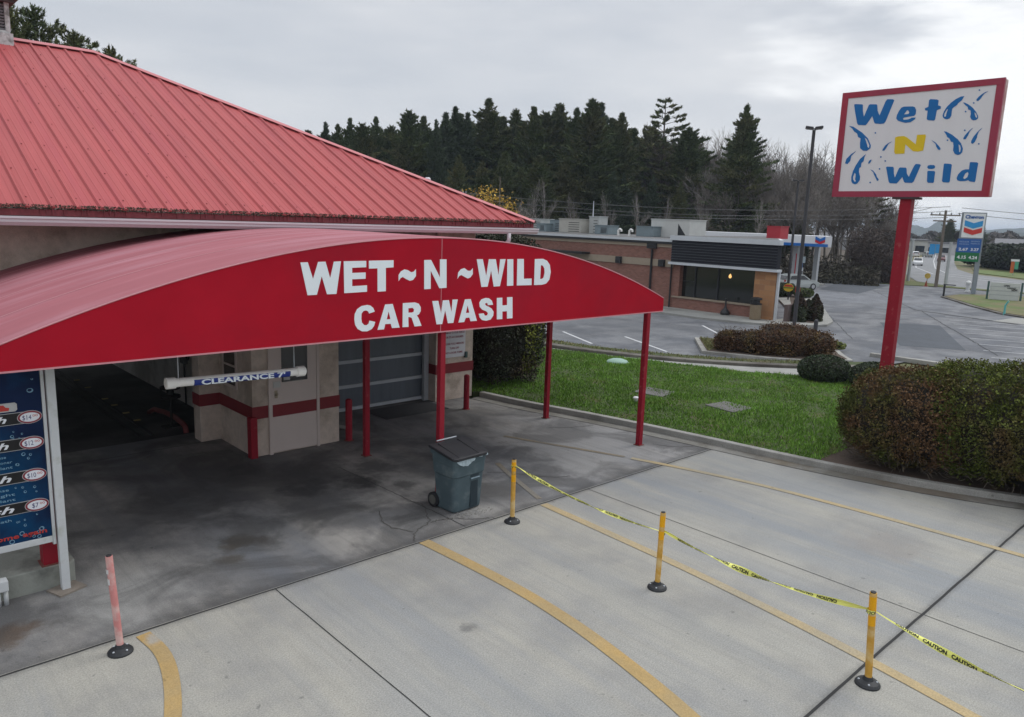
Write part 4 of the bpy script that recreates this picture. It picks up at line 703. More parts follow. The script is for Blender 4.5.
mb = MB(); mb.tube([tuple(RB @ Vector(p)) for p in ((-.2, .285, 1.085), (.2, .285, 1.085))], .013, 8); mb.build('handle', mat('grey_handle', (.38, .41, .44), .5), tb)
mb = MB(); mb.fbox(RB @ Matrix.Translation((.10, -.326, .62)), .17, .02, .11); mb.fbox(RB @ Matrix.Translation((.10, -.31, .28)), .15, .03, .46); mb.build('grab_recess_shade', mat('recess_shade', (.02, .035, .045), .6), tb)  # raised panels; shade of the recess is put into their dark colour
mb = MB(); mb.tube([tuple(RB @ Vector(p)) for p in ((.01, -.345, .545), (.19, -.345, .545))], .014, 8); mb.build('grab_bar', mat('grey_handle2', (.16, .22, .26), .5), tb)
for sx in (-1, 1):
    c = [tuple(RB @ Vector((sx*(.28), .20, .13))), tuple(RB @ Vector((sx*(.335), .20, .13)))]
    mb = MB(); mb.tube(c, .13, 22); wh = mb.build('wheel', LIDM, tb)
    mb = MB(); c = [tuple(RB @ Vector((sx*(.336), .20, .13))), tuple(RB @ Vector((sx*(.342), .20, .13)))]; mb.tube(c, .085, 18); mb.build('hub', mat('grey_hub', (.10, .10, .09), .6, .2, 5), wh)
P = []
rg = random.Random(9)
mb = MB(); V = []; F = []
for i in range(13):
    xx = -.30+.3*i/12*1.25; dz = .09*math.sin(i/12*math.pi)+rg.uniform(0, .02)
    V += [tuple(RB @ Vector((xx, -.358-rg.uniform(.003, .02), .915))), tuple(RB @ Vector((xx, -.362-rg.uniform(.003, .02), .895-dz)))]
mb.add(V, [(2*i, 2*i+1, 2*i+3, 2*i+2) for i in range(12)])
V = []
for i in range(7): xx = .15+.19*i/6; V += [tuple(RB @ Vector((xx, -.358-rg.uniform(.005, .02), .925))), tuple(RB @ Vector((xx, -.36-rg.uniform(.005, .02), .90-rg.uniform(0, .02)))) ]
mb.add(V, [(2*i, 2*i+1, 2*i+3, 2*i+2) for i in range(6)]); mb.build('bin_liner', mat('clear_bag', (.34, .42, .46), .3, .3, 30), tb)
tag(cards(np.c_[RNG.normal(7.95, .25, 260), RNG.normal(9.45, .08, 260), np.full(260, .008)], RNG.uniform(.006, .02, 260), 'grit', mat('pale_grit', (.3, .29, .26), .9)), 'scattered grit at the foot of the trash bin', 'grit', kind='stuff')

# ------------------------------------------------------------------ delineator posts and caution tape
YP = mat('yellow_plastic', (.56, .31, .055), .6, .25, 7, tint=((.58, .42, .19), 3.5, .53), spec=.2); YRF = mat('amber_reflective', (.75, .36, .0), .35, .08, 30); PP = mat('faded_pink_plastic', (.55, .22, .21), .6, .2, 5, tint=((.60, .40, .37), 4, .55)); RUB = mat('black_rubber', (.025, .027, .03), .6, .2, 12)
def delineator(x, y, h, m, label, lean=(0, 0), bands=YRF, group='yellow plastic lane posts strung with tape'):
    t = thing('lane_post', (x, y, 0), label, 'post', group)
    mb = MB(); mb.lathe((x, y, 0), [(.135, 0), (.135, .018), (.115, .04), (.06, .062), (.045, .10), (.036, .102)], 22); bs = mb.build('base', RUB, t)
    mb = MB()
    for k_ in range(4): a = k_*math.pi/2+.5; mb.lathe((x+.095*math.cos(a), y+.095*math.sin(a), .04), [(.012, 0), (.012, .012), (.006, .016)], 8)
    mb.build('bolt', RAIL, bs)
    T_ = Vector((x+lean[0], y+lean[1], h)); B0 = Vector((x, y, .09)); mb = MB(); mb.tube([B0, T_], .0385, 16); pl = mb.build('tube', m, t, smooth=False)
    mb = MB(); mb.tube([T_, T_+Vector((0, 0, .012))], .030, 14); mb.build('cap', RUB, t)
    for (a, b) in ((.80, .96), (.62, .74)):
        if bands is None: continue
        mb = MB(); mb.tube([B0.lerp(T_, a), B0.lerp(T_, b)], .0395, 16, cap=False); mb.build('reflective_band', bands, pl)
    return T_
T1 = delineator(8.28, 8.72, 1.07, YP, 'yellow lane post nearest the trash bin, one end of the tape', (.05, .06))
T2 = delineator(8.29, 5.74, 1.09, YP, 'middle yellow lane post of the taped row', (.06, .03))
T3 = delineator(8.29, 2.84, 1.10, YP, 'yellow lane post nearest the camera at lower right', (-.03, .05))
T4 = Vector((8.29, -.2, 1.0))
T0 = delineator(2.19, 8.71, 1.16, PP, 'faded pink lane post standing alone beside the curved yellow line', (-.04, .06), None, 'faded pink lane post')
mb = MB(); mb.tube([(2.19-.03, 8.71+.045, .83), (2.19-.034, 8.71+.05, .9)], .0395, 14, cap=False); mb.tube([(2.19-.038, 8.71+.056, .96), (2.19-.04, 8.71+.058, 1.01)], .0395, 14, cap=False)
mb.build('old_white_sticker', mat('old_sticker', (.6, .6, .6), .6, .25, 25), [o for o in bpy.data.objects if o.name.startswith('lane_post') and 'pink' in o['label']][0])
tp = thing('caution_tape', tuple(T2), 'yellow caution tape with black lettering sagging between the yellow lane posts', 'tape')
TPM = mat('yellow_tape', (.80, .80, .20), .45, .1, 5); TPK = mat('black_tape_ink', (.015, .015, .015), .5)
def tape(P, Q, sag, twists, ph, k0, wd=.082, fold=1.0):
    P = Vector(P); Q = Vector(Q); Ln = (Q-P).length; dirn = (Q-P).normalized(); side = dirn.cross(Vector((0, 0, 1))).normalized()
    def f(u, v, z=0):                                # u metres along, v across
        t = max(0, min(1, u/Ln)); c = P+(Q-P)*t-Vector((0, 0, sag*4*t*(1-t)))
        a = ph+twists*math.pi*(t-.5)+.35*math.sin(t*9+k0); g = 1-.75*math.exp(-t*14)-.75*math.exp(-(1-t)*14)
        g *= fold*(.72+.28*math.sin(t*13+k0)); up = Vector((0, 0, 1))*math.cos(a)+side*math.sin(a); nn = dirn.cross(up).normalized()
        return c+up*v*g+nn*z
    n = 120; V = []
    for i in range(n+1):
        for v in (-.5, 0, .5): V.append(f(Ln*i/n, v*wd, (.008 if v == 0 else 0)))
    F = []
    for i in range(n): F += [(3*i, 3*i+1, 3*i+4, 3*i+3), (3*i+1, 3*i+2, 3*i+5, 3*i+4)]
    mb = MB(); mb.add(V, F); sp = mb.build('tape_span', TPM, tp)
    al = MB(); u = .25; j = 0
    while u < Ln-.45:
        for s in (1, -1):
            q = text('CAUTION', lambda x, y, z, s=s, u=u: f((u+x) if s > 0 else (u+.24-x), y, s*.0095), 0, .24, -.024, .048, None, None, None, bold=.05, ex=0)
            al.add(q.v, q.f)
        u += .285
    al.build('lettering', TPK, sp)
Z1 = T1-Vector((0, 0, .12)); Z2 = T2-Vector((0, 0, .30)); Z2b = Z2+Vector((.0, .0, .02)); Z3 = T3-Vector((0, 0, .22)); Z4 = T4-Vector((0, 0, .25))
off = Vector((.045, 0, 0))
tape(Z1+off, Z2+off, .10, 2.2, .9, 0, fold=.85); tape(Z2b+off, Z3+off, .13, 2.6, .2, 2); tape(Z3+off, Z4+off, .17, 1.6, 1.1, 4)
for Z in (Z2, Z3, Z1):
    mb = MB(); mb.tube([Z+Vector((0, 0, -.02)), Z+Vector((0, 0, .025))], .047, 14, cap=False); kn = mb.build('tape_knot', TPM, tp)
    q = text('CAUTION', lambda x, y, z, Z=Z: (Z.x+math.cos(x/.047)*.0485, Z.y+math.sin(x/.047)*.0485, Z.z+y), 0, .25, -.018, .035, 'lettering', TPK, kn, bold=.03, ex=0)
# ------------------------------------------------------------------ pole sign
sg = thing('pole_sign', (19.2, 7.1, 0), 'tall red pole sign with blue Wet N Wild lettering and water drops', 'sign')
SR = mat('sign_red_frame', (.29, .033, .065), .5, .14, 2, tint=((.30, .02, .04), .8, .55)); SW = mat('sign_white_acrylic', (.66, .67, .68), .4, .05, 1.2, stretch=(1, 3, .4)); SB = mat('sign_blue_vinyl', (.006, .13, .37), .7, .08, 4); SY = mat('sign_yellow_vinyl', (.68, .50, .01), .5, .06, 4)
ya, yb, za, zb = 5.35, 8.82, 5.83, 8.31
mb = MB(); mb.box(19.02, 19.28, ya+.01, yb-.01, za+.01, zb-.01); mb.build('cabinet', mat('cabinet_side', (.42, .20, .20), .6, .3, 3, tint=((.5, .4, .38), 3, .5)), sg, bevel=.02)
mb = MB(); mb.box(19.005, 19.03, ya+.1, yb-.1, za+.08, zb-.08); fc = mb.build('face', SW, sg)
mb = MB(); mb.box(18.99, 19.06, ya, yb, za, za+.135); mb.box(18.99, 19.06, ya, yb, zb-.135, zb); mb.box(18.99, 19.06, ya, ya+.15, za+.135, zb-.135); mb.box(18.99, 19.06, yb-.15, yb, za+.135, zb-.135); mb.build('frame', SR, sg)
fs_ = frame((19.001, 0, 0), (0, -1, 0), (0, 0, 1))
neg = lambda L_: [[(-a, b) for a, b in p] for g in L_ for p in g]
shapes(neg(SIGN_BLUE), fs_, 'lettering', SB, fc, .003); [shapes([[(-a, b) for a, b in p] for p in g], fs_, 'water_drop', SB, fc, .003) for g in SIGN_DROPS]; shapes(neg(SIGN_YELLOW), fs_, 'lettering', SY, fc, .003)
mb = MB(); mb.box(19.04, 19.27, 6.94, 7.20, -.1, za+.01); mb.build('pole', POSTM, sg, bevel=.02)
mb = MB(); mb.box(18.98, 19.3, 6.80, 7.36, za-.05, za+.0); mb.build('bracket', mat('dark_bracket', (.05, .03, .035), .7), sg)

# ------------------------------------------------------------------ shrubs
def lump(x, y, z, s): return (math.sin(x*s+1.3)*math.sin(y*s*1.2+.4)+math.sin(z*s*1.4+x*s*.7)+math.sin(y*s*2.1-z*s))*.33
def blob_mesh(c, r, amp=.08, s=2.4, nu=28, nv=16, sq=2.4, scale=1.0, rough=0):
    """superellipsoid with lumps; returns function point(u, v) too"""
    V = []; F = []
    for i in range(nv+1):
        th = math.pi*i/nv
        for j in range(nu):
            ph = 2*math.pi*j/nu; d = Vector((math.sin(th)*math.cos(ph), math.sin(th)*math.sin(ph), math.cos(th)))
            V.append(blob_pt(c, r, d, amp, s, sq, scale))
    for i in range(nv):
        for j in range(nu): F.append((i*nu+j, i*nu+(j+1) % nu, (i+1)*nu+(j+1) % nu, (i+1)*nu+j))
    return V, F
def blob_pt(c, r, d, amp, s, sq, scale=1.0):
    k = (abs(d.x)**sq+abs(d.y)**sq+abs(d.z)**sq)**(-1/sq)
    x, y, z = d.x*k*r[0], d.y*k*r[1], d.z*k*r[2]
    g = scale*(1+amp*lump(x+c[0], y+c[1], z+c[2], s)+amp*.5*lump(x+c[0], y+c[1], z+c[2], s*3.1))
    return (c[0]+x*g, c[1]+y*g, max(c[2]+z*g, c[2]-r[2]*.96))
def shrub(name, loc, r, n, leaf, lm, cm, label, cat='shrub', group=None, amp=.08, s=2.4, sq=2.4, depth=.10, aspect=1.4, extra=None, twig=None, cluster=0):
    """round bush: dark inner mass, leaf-sized faces through its outer shell"""
    t = thing(name, loc, label, cat, group); c = (loc[0], loc[1], loc[2]+r[2]*.96)
    core = MB(); V, F = blob_mesh(c, r, amp, s, sq=sq, scale=.88); core.add(V, F); core.build('branches_or_core', cm, t, smooth=True)  # solid core; shade between the leaves is put into its dark colour
    D = RNG.normal(size=(n, 3)); D /= np.linalg.norm(D, axis=1)[:, None]; D = D[(D[:, 2] > -.75)]
    P = np.array([blob_pt(c, r, Vector(d), amp, s, sq, 1-depth*abs(random.gauss(0, .7))+.02) for d in D])
    P = P[P[:, 2] > loc[2]+.02]
    if cluster:
        C_ = P[RNG.choice(len(P), len(P)//9)]; P = C_[RNG.integers(0, len(C_), len(P))]+RNG.normal(0, cluster, (len(P), 3)); P = P[P[:, 2] > loc[2]+.02]
    S = RNG.uniform(.6, 1.3, len(P))*leaf
    cards(P, S, 'foliage', lm, t, aspect=aspect, base=loc)
    if extra: extra(t, c, r)
    return t
HG = mat('hedge_green_leaf', (.075, .095, .020), .75, .45, 2.2, var2=.35, vs2=.7, island=.3, tint=((.10, .07, .032), 1.1, .53), spec=.1)
HB = mat('hedge_brown_leaf', (.125, .072, .038), .8, .4, 2.2, var2=.3, vs2=.8, island=.32, tint=((.070, .085, .022), 1.1, .54), spec=.1)
HD = mat('hedge_core_shade', (.022, .018, .013), .95, .3, 4)  # colour of the solid bush cores, inner shade painted in
HTW = mat('bare_twig', (.13, .105, .08), .9, .3, 5, island=.4)
def twigs(c, r, n, facing=(-1, -.2)):
    def fn(t, c_, r_):
        mb = MB()
        for _ in range(n):
            a = random.uniform(2.2, 4.6); z0 = loc0+random.uniform(.1, 1.0)
            p = Vector((c_[0]+math.cos(a)*r_[0]*.8, c_[1]+math.sin(a)*r_[1]*.8, z0)); d = Vector((math.cos(a), math.sin(a), random.uniform(-.2, .9))).normalized(); L_ = random.uniform(.15, .4)
            q = p+d*L_; mb.tube([p, (p+q)/2+Vector((0, 0, random.uniform(-.04, .06))), q], [.008, .006, .003], 3, cap=False)
        mb.build('twig', HTW, t)
    loc0 = c
    return fn
HNEW = mat('hedge_new_growth', (.115, .14, .028), .75, .3, 3, island=.4, spec=.15)
def hx_(t, c, r):
    twigs(.1, 1, 420)(t, c, r); D = RNG.normal(size=(5200, 3)); D[:, 2] = np.abs(D[:, 2])*.9+.35; D /= np.linalg.norm(D, axis=1)[:, None]
    C_ = np.array([blob_pt(c, r, Vector(d), .11, 1.7, 2.1, 1.035) for d in D[:700]]); P = C_[RNG.integers(0, 700, 7000)]+RNG.normal(0, .035, (7000, 3))
    cards(P, RNG.uniform(.02, .04, 7000), 'new_growth', HNEW, t, base=tuple(t.location))
shrub('hedge_bush', (17.05, 5.7, .1), (1.3, 1.45, 1.05), 46000, .034, HB, HD, 'rounded hedge bush with many brown dead leaves at the left end', 'hedge', 'hedge bushes by the kerb', sq=2.1, amp=.11, s=1.7, cluster=.05, extra=twigs(.1, 1, 420))
shrub('hedge_bush', (17.6, 3.7, .1), (1.6, 2.6, 1.17), 90000, .034, HG, HD, 'big clipped dark green hedge bush in front of the red sign pole', 'hedge', 'hedge bushes by the kerb', sq=2.1, amp=.11, s=1.7, cluster=.05, extra=hx_)
shrub('hedge_bush', (18.7, .6, .1), (1.6, 2.2, 1.12), 14000, .06, HG, HD, 'dark green hedge bush cut by the right edge of the picture', 'hedge', 'hedge bushes by the kerb', sq=2.1, amp=.09)
BALL = mat('dark_ball_leaf', (.028, .045, .018), .65, .3, 3, island=.4)
shrub('ball_shrub', (24.5, 11.0, .0), (.85, .8, .47), 7000, .045, BALL, HD, 'low dark green clipped ball shrub, the left one of two', 'shrub', 'two clipped ball shrubs', amp=.03, sq=2.1, depth=.05)
shrub('ball_shrub', (24.7, 9.4, .0), (.85, .8, .46), 7000, .045, BALL, HD, 'low dark green clipped ball shrub just left of the red sign pole', 'shrub', 'two clipped ball shrubs', amp=.03, sq=2.1, depth=.05)
RBn = mat('reddish_shrub_leaf', (.095, .055, .035), .85, .35, 3, island=.5, tint=((.14, .10, .045), 2, .56), spec=.1)
for (x, y, z, r, lb) in ((27.1, 16.2, .1, (.42, .40, .36), 'small loose reddish brown shrub at the left end of the island row'),
                      (27.6, 15.35, .1, (.62, .75, .40), 'reddish brown clipped shrub second from the left on the island'),
                      (28.35, 14.35, .1, (.75, .72, .41), 'reddish brown clipped shrub in the middle of the island row'),
                      (30.0, 15.2, .1, (.9, 1.0, .46), 'flat topped brown shrub behind the island row'),
                      (29.1, 13.75, .1, (.75, .80, .43), 'reddish brown clipped shrub at the right end of the island row')):
    shrub('island_shrub', (x, y, z), r, 9000, .05, RBn, HD, lb, 'shrub', 'brown shrubs on the traffic island', amp=.12, sq=3.2, cluster=.07, extra=twigs(.1, 1, 90))
shrub('ground_plant', (31.6, 13.75, .1), (.3, .35, .15), 500, .07, mat('yellowgreen_leaf', (.17, .2, .05), .7, .3, 3, island=.4), HD, 'small yellow green plant at the right tip of the traffic island', 'plant')
# tall evergreen beside the building
CONL = mat('dark_evergreen_leaf', (.030, .036, .018), .7, .4, 2.2, island=.5, tint=((.065, .048, .028), 1.0, .56)); CONY = mat('yellow_evergreen_leaf', (.17, .19, .03), .7, .3, 3, island=.4)
def yel(t, c, r):
    P = []
    while len(P) < 4200:
        a = random.uniform(-1.5, .9); z = random.uniform(-.95, .8); d = Vector((math.cos(a), math.sin(a)*1.0, z)).normalized()
        P.append(blob_pt(c, r, d, .06, 1.8, 2.6, 1.03))
    P = np.array(P); cards(P, RNG.uniform(.03, .07, len(P)), 'new_growth', CONY, t, base=tuple(t.location))
shrub('evergreen', (15.2, 17.1, .1), (1.4, 1.25, 2.25), 30000, .055, CONL, HD, 'tall dark evergreen bush with yellowish right edge beside the car wash', 'bush', amp=.08, s=1.8, sq=4.0, depth=.12, extra=yel)
# lawn fittings
mb = MB(); mb.lathe((20.9, 16.85, .1), [(.40, 0), (.40, .03), (.34, .09), (.2, .14), (0.02, .16)], 24); tag(mb.build('tank_lid', mat('mint_green_plastic', (.25, .38, .31), .6, .12, 4), smooth=True), 'pale mint green domed tank lid in the lawn', 'lid')
SLB = mat('dark_slab_concrete', (.13, .125, .12), .9, .3, 4)
for (x, y, a, lb) in ((18.05, 13.1, .18, 'grey flat concrete slab in the lawn behind the right front post'), (18.3, 10.75, -.12, 'darker flat slab in the lawn nearer the hedge')):
    mb = MB(); M_ = Matrix.Translation((x, y, .105)) @ Matrix.Rotation(a, 4, 'Z'); mb.fbox(M_, .9, .95, .07); tag(mb.build('ground_slab', SLB, bevel=.02), lb, 'slab', 'flat slabs in the lawn')
mb = MB(); mb.lathe((16.7, 12.72, .08), [(.07, 0), (.07, .09), (.09, .10), (.09, .14), (.05, .16)], 12); tag(mb.build('cleanout_cap', WHITEM), 'small white pipe cap in the grass behind the right front post', 'pipe cap')
mb = MB(); mb.lathe((36.6, 17.1, -.03), [(.1, 0), (.1, .58), (.07, .64), (.02, .66)], 12); tag(mb.build('short_bollard', mat('dark_grey_post', (.05, .05, .055), .6)), 'short dark bollard at the corner behind the island shrubs', 'bollard')

# ------------------------------------------------------------------ light poles
LPM = mat('dark_bronze_pole', (.045, .045, .05), .55, .1, 3)
def light_pole(x, y, h, label):
    t = thing('light_pole', (x, y, 0), label, 'lamp post', 'dark parking lot light poles')
    mb = MB(); mb.lathe((x, y, 0), [(.17, -.05), (.17, .06), (.13, .08)], 14); mb.build('base', LPM, t)
    mb = MB(); mb.tube([(x, y, .05), (x, y, h-.1)], [.10, .075], 10); mb.build('pole', LPM, t)
    mb = MB(); mb.tube([(x-.16, y+.3, h-.05), (x+.16, y-.3, h-.05)], .035, 6); mb.build('arm', LPM, t)
    for s in (-1, 1):
        mb = MB(); M_ = Matrix.Translation((x-s*.095, y+s*.19, h)) @ Matrix.Rotation(.49, 4, 'Z') @ Matrix.Rotation(s*.14, 4, 'X'); mb.fbox(M_, .55, .36, .10); hd = mb.build('lamp_head', LPM, t, bevel=.03)
        mb = MB(); mb.fbox(M_ @ Matrix.Translation((0, 0, -.056)), .42, .3, .012); mb.build('lens', mat('lamp_lens', (.3, .3, .28), .3), hd)
light_pole(35.65, 17.75, 9.75, 'taller dark double headed light pole beside the restaurant corner')
light_pole(52.85, 27.1, 8.45, 'farther thinner double headed light pole behind the restaurant')

# ------------------------------------------------------------------ restaurant
BR1 = brick_mat('brown_brick', (.19, .075, .052), (.26, .115, .085), (.19, .14, .12)); BR2 = brick_mat('tan_stone_tile', (.42, .22, .10), (.30, .15, .075), (.3, .19, .11), bw=.6, rh=.28)
CREAM = mat('cream_band', (.30, .25, .19), .85, .15, 2); DKM = mat('black_metal', (.02, .021, .024), .45, .1, 3); TRIM = mat('white_trim', (.52, .55, .58), .5, .08, 2)
rs = thing('restaurant', (38.3, 28, 0), 'low brown brick restaurant with black louvred parapet and tan stone corner', 'building')
XF = 38.3
mb = MB(); mb.box(XF, 49.5, 27.0, 46, -.05, 4.0); mb.build('brick_wall', BR1, rs)
SK = [(XF, 20.35), (53, 28.75), (53, 29.5), (XF+3, 26.998), (XF, 26.998)]
mb = MB(); mb.slab(SK, -.05, .72); mb.slab([(XF+.02, 20.37), (50, 26.95), (50, 26.97), (XF+2.4, 26.97), (XF+2.4, 22.9), (XF+.02, 21.5)], .72, 2.65); mb.box(XF, XF+.6, 26.55, 26.998, .72, 2.65); mb.build('brick_base', BR1, rs)
mb = MB(); mb.slab([(XF+.1, 20.45), (52.9, 28.8), (52.9, 29.4), (XF+3, 26.99), (XF+.1, 26.99)], 2.65, 4.3); mb.build('upper_wall', DKM, rs)
mb = MB(); mb.box(XF-.06, XF-.003, 27.02, 46, 2.50, 2.92); mb.box(XF-.05, XF-.003, 27.02, 46, 3.66, 3.86); bnd = mb.build('cream_band', CREAM, rs)
mb = MB(); mb.box(XF-.18, 49.6, 27.02, 46.1, 4.0, 4.14); mb.build('cornice', TRIM, rs)
mb = MB(); mb.box(XF-.16, XF-.003, 27.02, 46.05, 3.87, 3.998); mb.build('dark_cornice', DKM, rs)
mb = MB()
for i in range(8): z = 2.88+i*.155; mb.add([(XF-.32, 20.25, z), (XF-.32, 27.05, z), (XF-.26, 27.05, z+.15), (XF-.26, 20.25, z+.15), (XF-.2, 20.25, z), (XF-.2, 27.05, z), (XF-.2, 27.05, z+.15), (XF-.2, 20.25, z+.15)], [(0, 1, 2, 3), (4, 7, 6, 5), (0, 4, 5, 1), (3, 2, 6, 7), (0, 3, 7, 4), (1, 5, 6, 2)])
mb.box(XF-.19, XF+.1, 20.25, 27.05, 2.8, 4.12); lv_ = mb.build('louvre_screen', mat('louvre_black', (.016, .018, .025), .6, .1, 3, spec=.15), rs)
mb = MB()
for i in range(8): mb.box(XF-.335, XF-.322, 20.25, 27.05, 2.865+i*.155, 2.885+i*.155)
mb.build('louvre_lip', mat('louvre_lip', (.085, .09, .10), .6), lv_)
mb = MB(); mb.box(XF-.05, 49.4, 27.2, 46, 4.142, 4.148); mb.slab([(XF-.25, 20.35), (XF, 20.35), (52.9, 28.6), (52.9, 29.3), (XF+3, 26.95), (XF-.25, 26.95)], 4.402, 4.41); mb.build('roof_membrane', mat('roof_membrane', (.12, .12, .12), .9, .3, 1), rs)
mb = MB(); mb.slab([(XF-.4, 20.12), (XF, 20.12), (53.2, 28.55), (53.2, 29.6), (XF+3, 27.15), (XF-.4, 27.15)], 4.13, 4.40); mb.box(XF-.42, XF+.1, 20.12, 27.15, 2.70, 2.84); mb.box(XF-.05, XF+.1, 20.16, 20.28, .1, 2.7); mb.build('white_trim', TRIM, rs)
mb = MB(); mb.box(XF-.12, XF-.003, 20.30, 21.55, .0, 2.69); mb.build('stone_pillar', BR2, rs)
mb = MB(); mb.box(XF+.35, XF+.4, 21.5, 26.55, .72, 2.65); wi = mb.build('window', mat('dark_window_glass', (.012, .014, .013), .08, .2, .7, spec=.8), rs)
mb = MB(); mb.box(XF+.28, XF+.35, 21.55, 21.62, .8, 2.65); mb.box(XF+.28, XF+.35, 24.05, 24.12, .8, 2.65); mb.box(XF+.28, XF+.35, 25.6, 25.66, .8, 2.65); mb.box(XF+.28, XF+.35, 21.56, 26.54, 1.55, 1.60) if False else None; mb.box(XF+.3, XF+.34, 25.66, 26.5, 1.7, 1.75); mb.build('mullion', DKM, wi)
mb = MB(); mb.lathe((XF+.345, 23.35, 2.12), [(.02, 0), (.08, .05), (.09, .12), (.04, .22), (.01, .26)], 10); mb.build('pendant_lamp', mat('lamp_glow', (.8, .5, .2), .5, 0, emit=((1, .58, .2), 1.1)), rs)
mb = MB(); mb.box(XF-.08, XF+.3, 21.56, 27.0, .72, .80); mb.build('sill', CREAM, rs)
for yy in (31.15, 27.8):
    mb = MB(); mb.box(XF-.28, XF-.062, yy-.2, yy+.2, 2.50, 2.92); mb.build('wall_light', DKM, rs, bevel=.03)
mb = MB(); mb.tube([(XF-.1, 28.62, -.03), (XF-.1, 28.62, 3.5)], .07, 8); mb.box(XF-.24, XF-.062, 28.3, 28.95, 3.55, 3.86); mb.tube([(XF-.1, 27.1, -.03), (XF-.1, 27.1, 3.0)], .05, 8); mb.build('downpipe', DKM, rs)
mb = MB(); mb.box(XF-.9, XF-.062, 33.7, 40, 2.94, 3.06); mb.build('entrance_canopy', DKM, rs); 
mb = MB(); mb.box(XF-.02, XF-.004, 34.3, 36.4, 1.0, 2.48); mb.build('side_window', DARKG, rs)
RU = mat('hvac_grey', (.40, .42, .41), .6, .15, 2); RU2 = mat('hvac_blue_grey', (.19, .24, .26), .6, .15, 3); RU3 = mat('hvac_cream', (.42, .41, .37), .6, .1, 3)
def hvac(x, y0, y1, z1, dp, m, label, vent=True):
    t = thing('rooftop_unit', (x, (y0+y1)/2, 4.1), label, 'rooftop unit', 'machines on the restaurant roof')
    mb = MB(); mb.box(x, x+dp, y0, y1, 4.15, z1); bo = mb.build('casing', m, t, bevel=.03)
    mb = MB(); mb.box(x-.04, x+dp+.04, y0-.04, y1+.04, z1, z1+.05); mb.build('cap', m, t)
    if vent:
        mb = MB()
        for k_ in range(5): z = 4.25+(z1-4.35)*k_/5; mb.box(x-.012, x-.001, y0+.15, y0+(y1-y0)*.55, z, z+.04)
        mb.build('grille', DKM, bo)
    return t
hvac(44, 44.2, 46.0, 5.1, 1.5, RU, 'pale grey rooftop unit nearest the red roof corner'); hvac(43.2, 42.9, 43.9, 4.75, 1.0, RU2, 'low blue grey rooftop unit beside the leftmost pale one'); hvac(44, 41.85, 43.2, 5.05, 1.2, RU2, 'dark blue grey rooftop unit behind the low one')
hvac(43.6, 39.5, 41.8, 5.18, 1.6, RU3, 'large cream rooftop unit with a square hatch'); hvac(44.2, 38.2, 39.2, 5.42, 1.0, RU, 'tall narrow grey rooftop unit with the white vent mast'); hvac(43.4, 36.6, 37.9, 4.78, 1.2, RU2, 'low green grey rooftop unit right of the tall narrow one')
hvac(43, 32.3, 33.7, 4.82, 1.0, RU2, 'small grey green rooftop unit left of the big white one', False)
t = hvac(44, 30.0, 33.2, 5.35, 2.0, mat('hvac_white', (.50, .51, .49), .6, .1, 2), 'big white rooftop unit with a black triangular panel', False)
mb = MB(); mb.add([(43.985, 30.9, 4.2), (43.985, 30.15, 4.2), (43.985, 30.9, 5.1), (43.995, 30.9, 4.2), (43.995, 30.15, 4.2), (43.995, 30.9, 5.1)], [(0, 1, 2), (3, 5, 4), (0, 3, 4, 1), (1, 4, 5, 2), (2, 5, 3, 0)]); mb.build('triangle_panel', DKM, t)
mb = MB(); mb.lathe((44.1, 38.75, 5.4), [(.05, 0), (.03, .9), (.02, 1.2)], 6); tag(mb.build('vent_mast', TRIM), 'thin white vent mast rising above the rooftop units', 'vent pipe')
for y_ in (34.3, 35.3): mb = MB(); mb.tube([(43, y_, 4.1), (43, y_, 4.5), (43, y_-.12, 4.6), (43, y_-.26, 4.55), (43, y_-.28, 4.42)], .075, 8); tag(mb.build('gooseneck_vent', mat('bright_white', (.75, .75, .72), .5)), 'small white gooseneck vent on the roof, the '+('right' if y_ < 35 else 'left')+' one of two', 'vent pipe', 'white gooseneck vents')
mb = MB(); mb.box(44, 45, 23.4, 24.3, 4.38, 5.12); mb.box(43.96, 45.04, 23.36, 24.34, 5.12, 5.16); tag(mb.build('red_flue', mat('bright_red_metal', (.40, .03, .045), .5, .1, 2)), 'square red box flue on the louvred end of the restaurant roof', 'flue')
# things by the restaurant
t = thing('patio_heater', (38.0, 23.1, .1), 'black bottle shaped outdoor ash stand by the restaurant window', 'ash stand')
mb = MB(); mb.lathe((38.0, 23.1, .1), [(.26, 0), (.27, .12), (.22, .22), (.10, .35), (.055, .48)], 16); mb.build('base', DKM, t); mb = MB(); mb.lathe((38.0, 23.1, .57), [(.05, 0), (.045, .38), (.06, .42), (.02, .46)], 12); mb.build('neck', DKM, t)
t.name = 'ash_stand'
t = thing('litter_bin', (37.6, 21.0, .1), 'tan litter bin with black top in front of the stone pillar', 'litter bin')
mb = MB(); mb.lathe((37.6, 21.0, .1), [(.27, 0), (.30, .03), (.30, .78), (.27, .82)], 16); mb.build('body', mat('tan_bin', (.22, .17, .11), .8, .2, 12), t); mb = MB(); mb.lathe((37.6, 21.0, .92), [(.31, 0), (.31, .06), (.2, .08), (.2, .24), (.31, .26), (.30, .36), (.1, .40)], 16); mb.build('lid', DKM, t)
mb = MB(); mb.box(38.35, 40.2, 19.55, 19.75, .1, 1.0); tag(mb.build('low_wall', mat('brown_wall', (.12, .09, .085), .85, .2, 3), bevel=.01), 'low brown wall at the restaurant corner beside the dark conical shrubs', 'wall')
ARB = mat('arborvitae_leaf', (.055, .035, .024), .8, .35, 3, island=.5, tint=((.035, .045, .02), 1.5, .5))
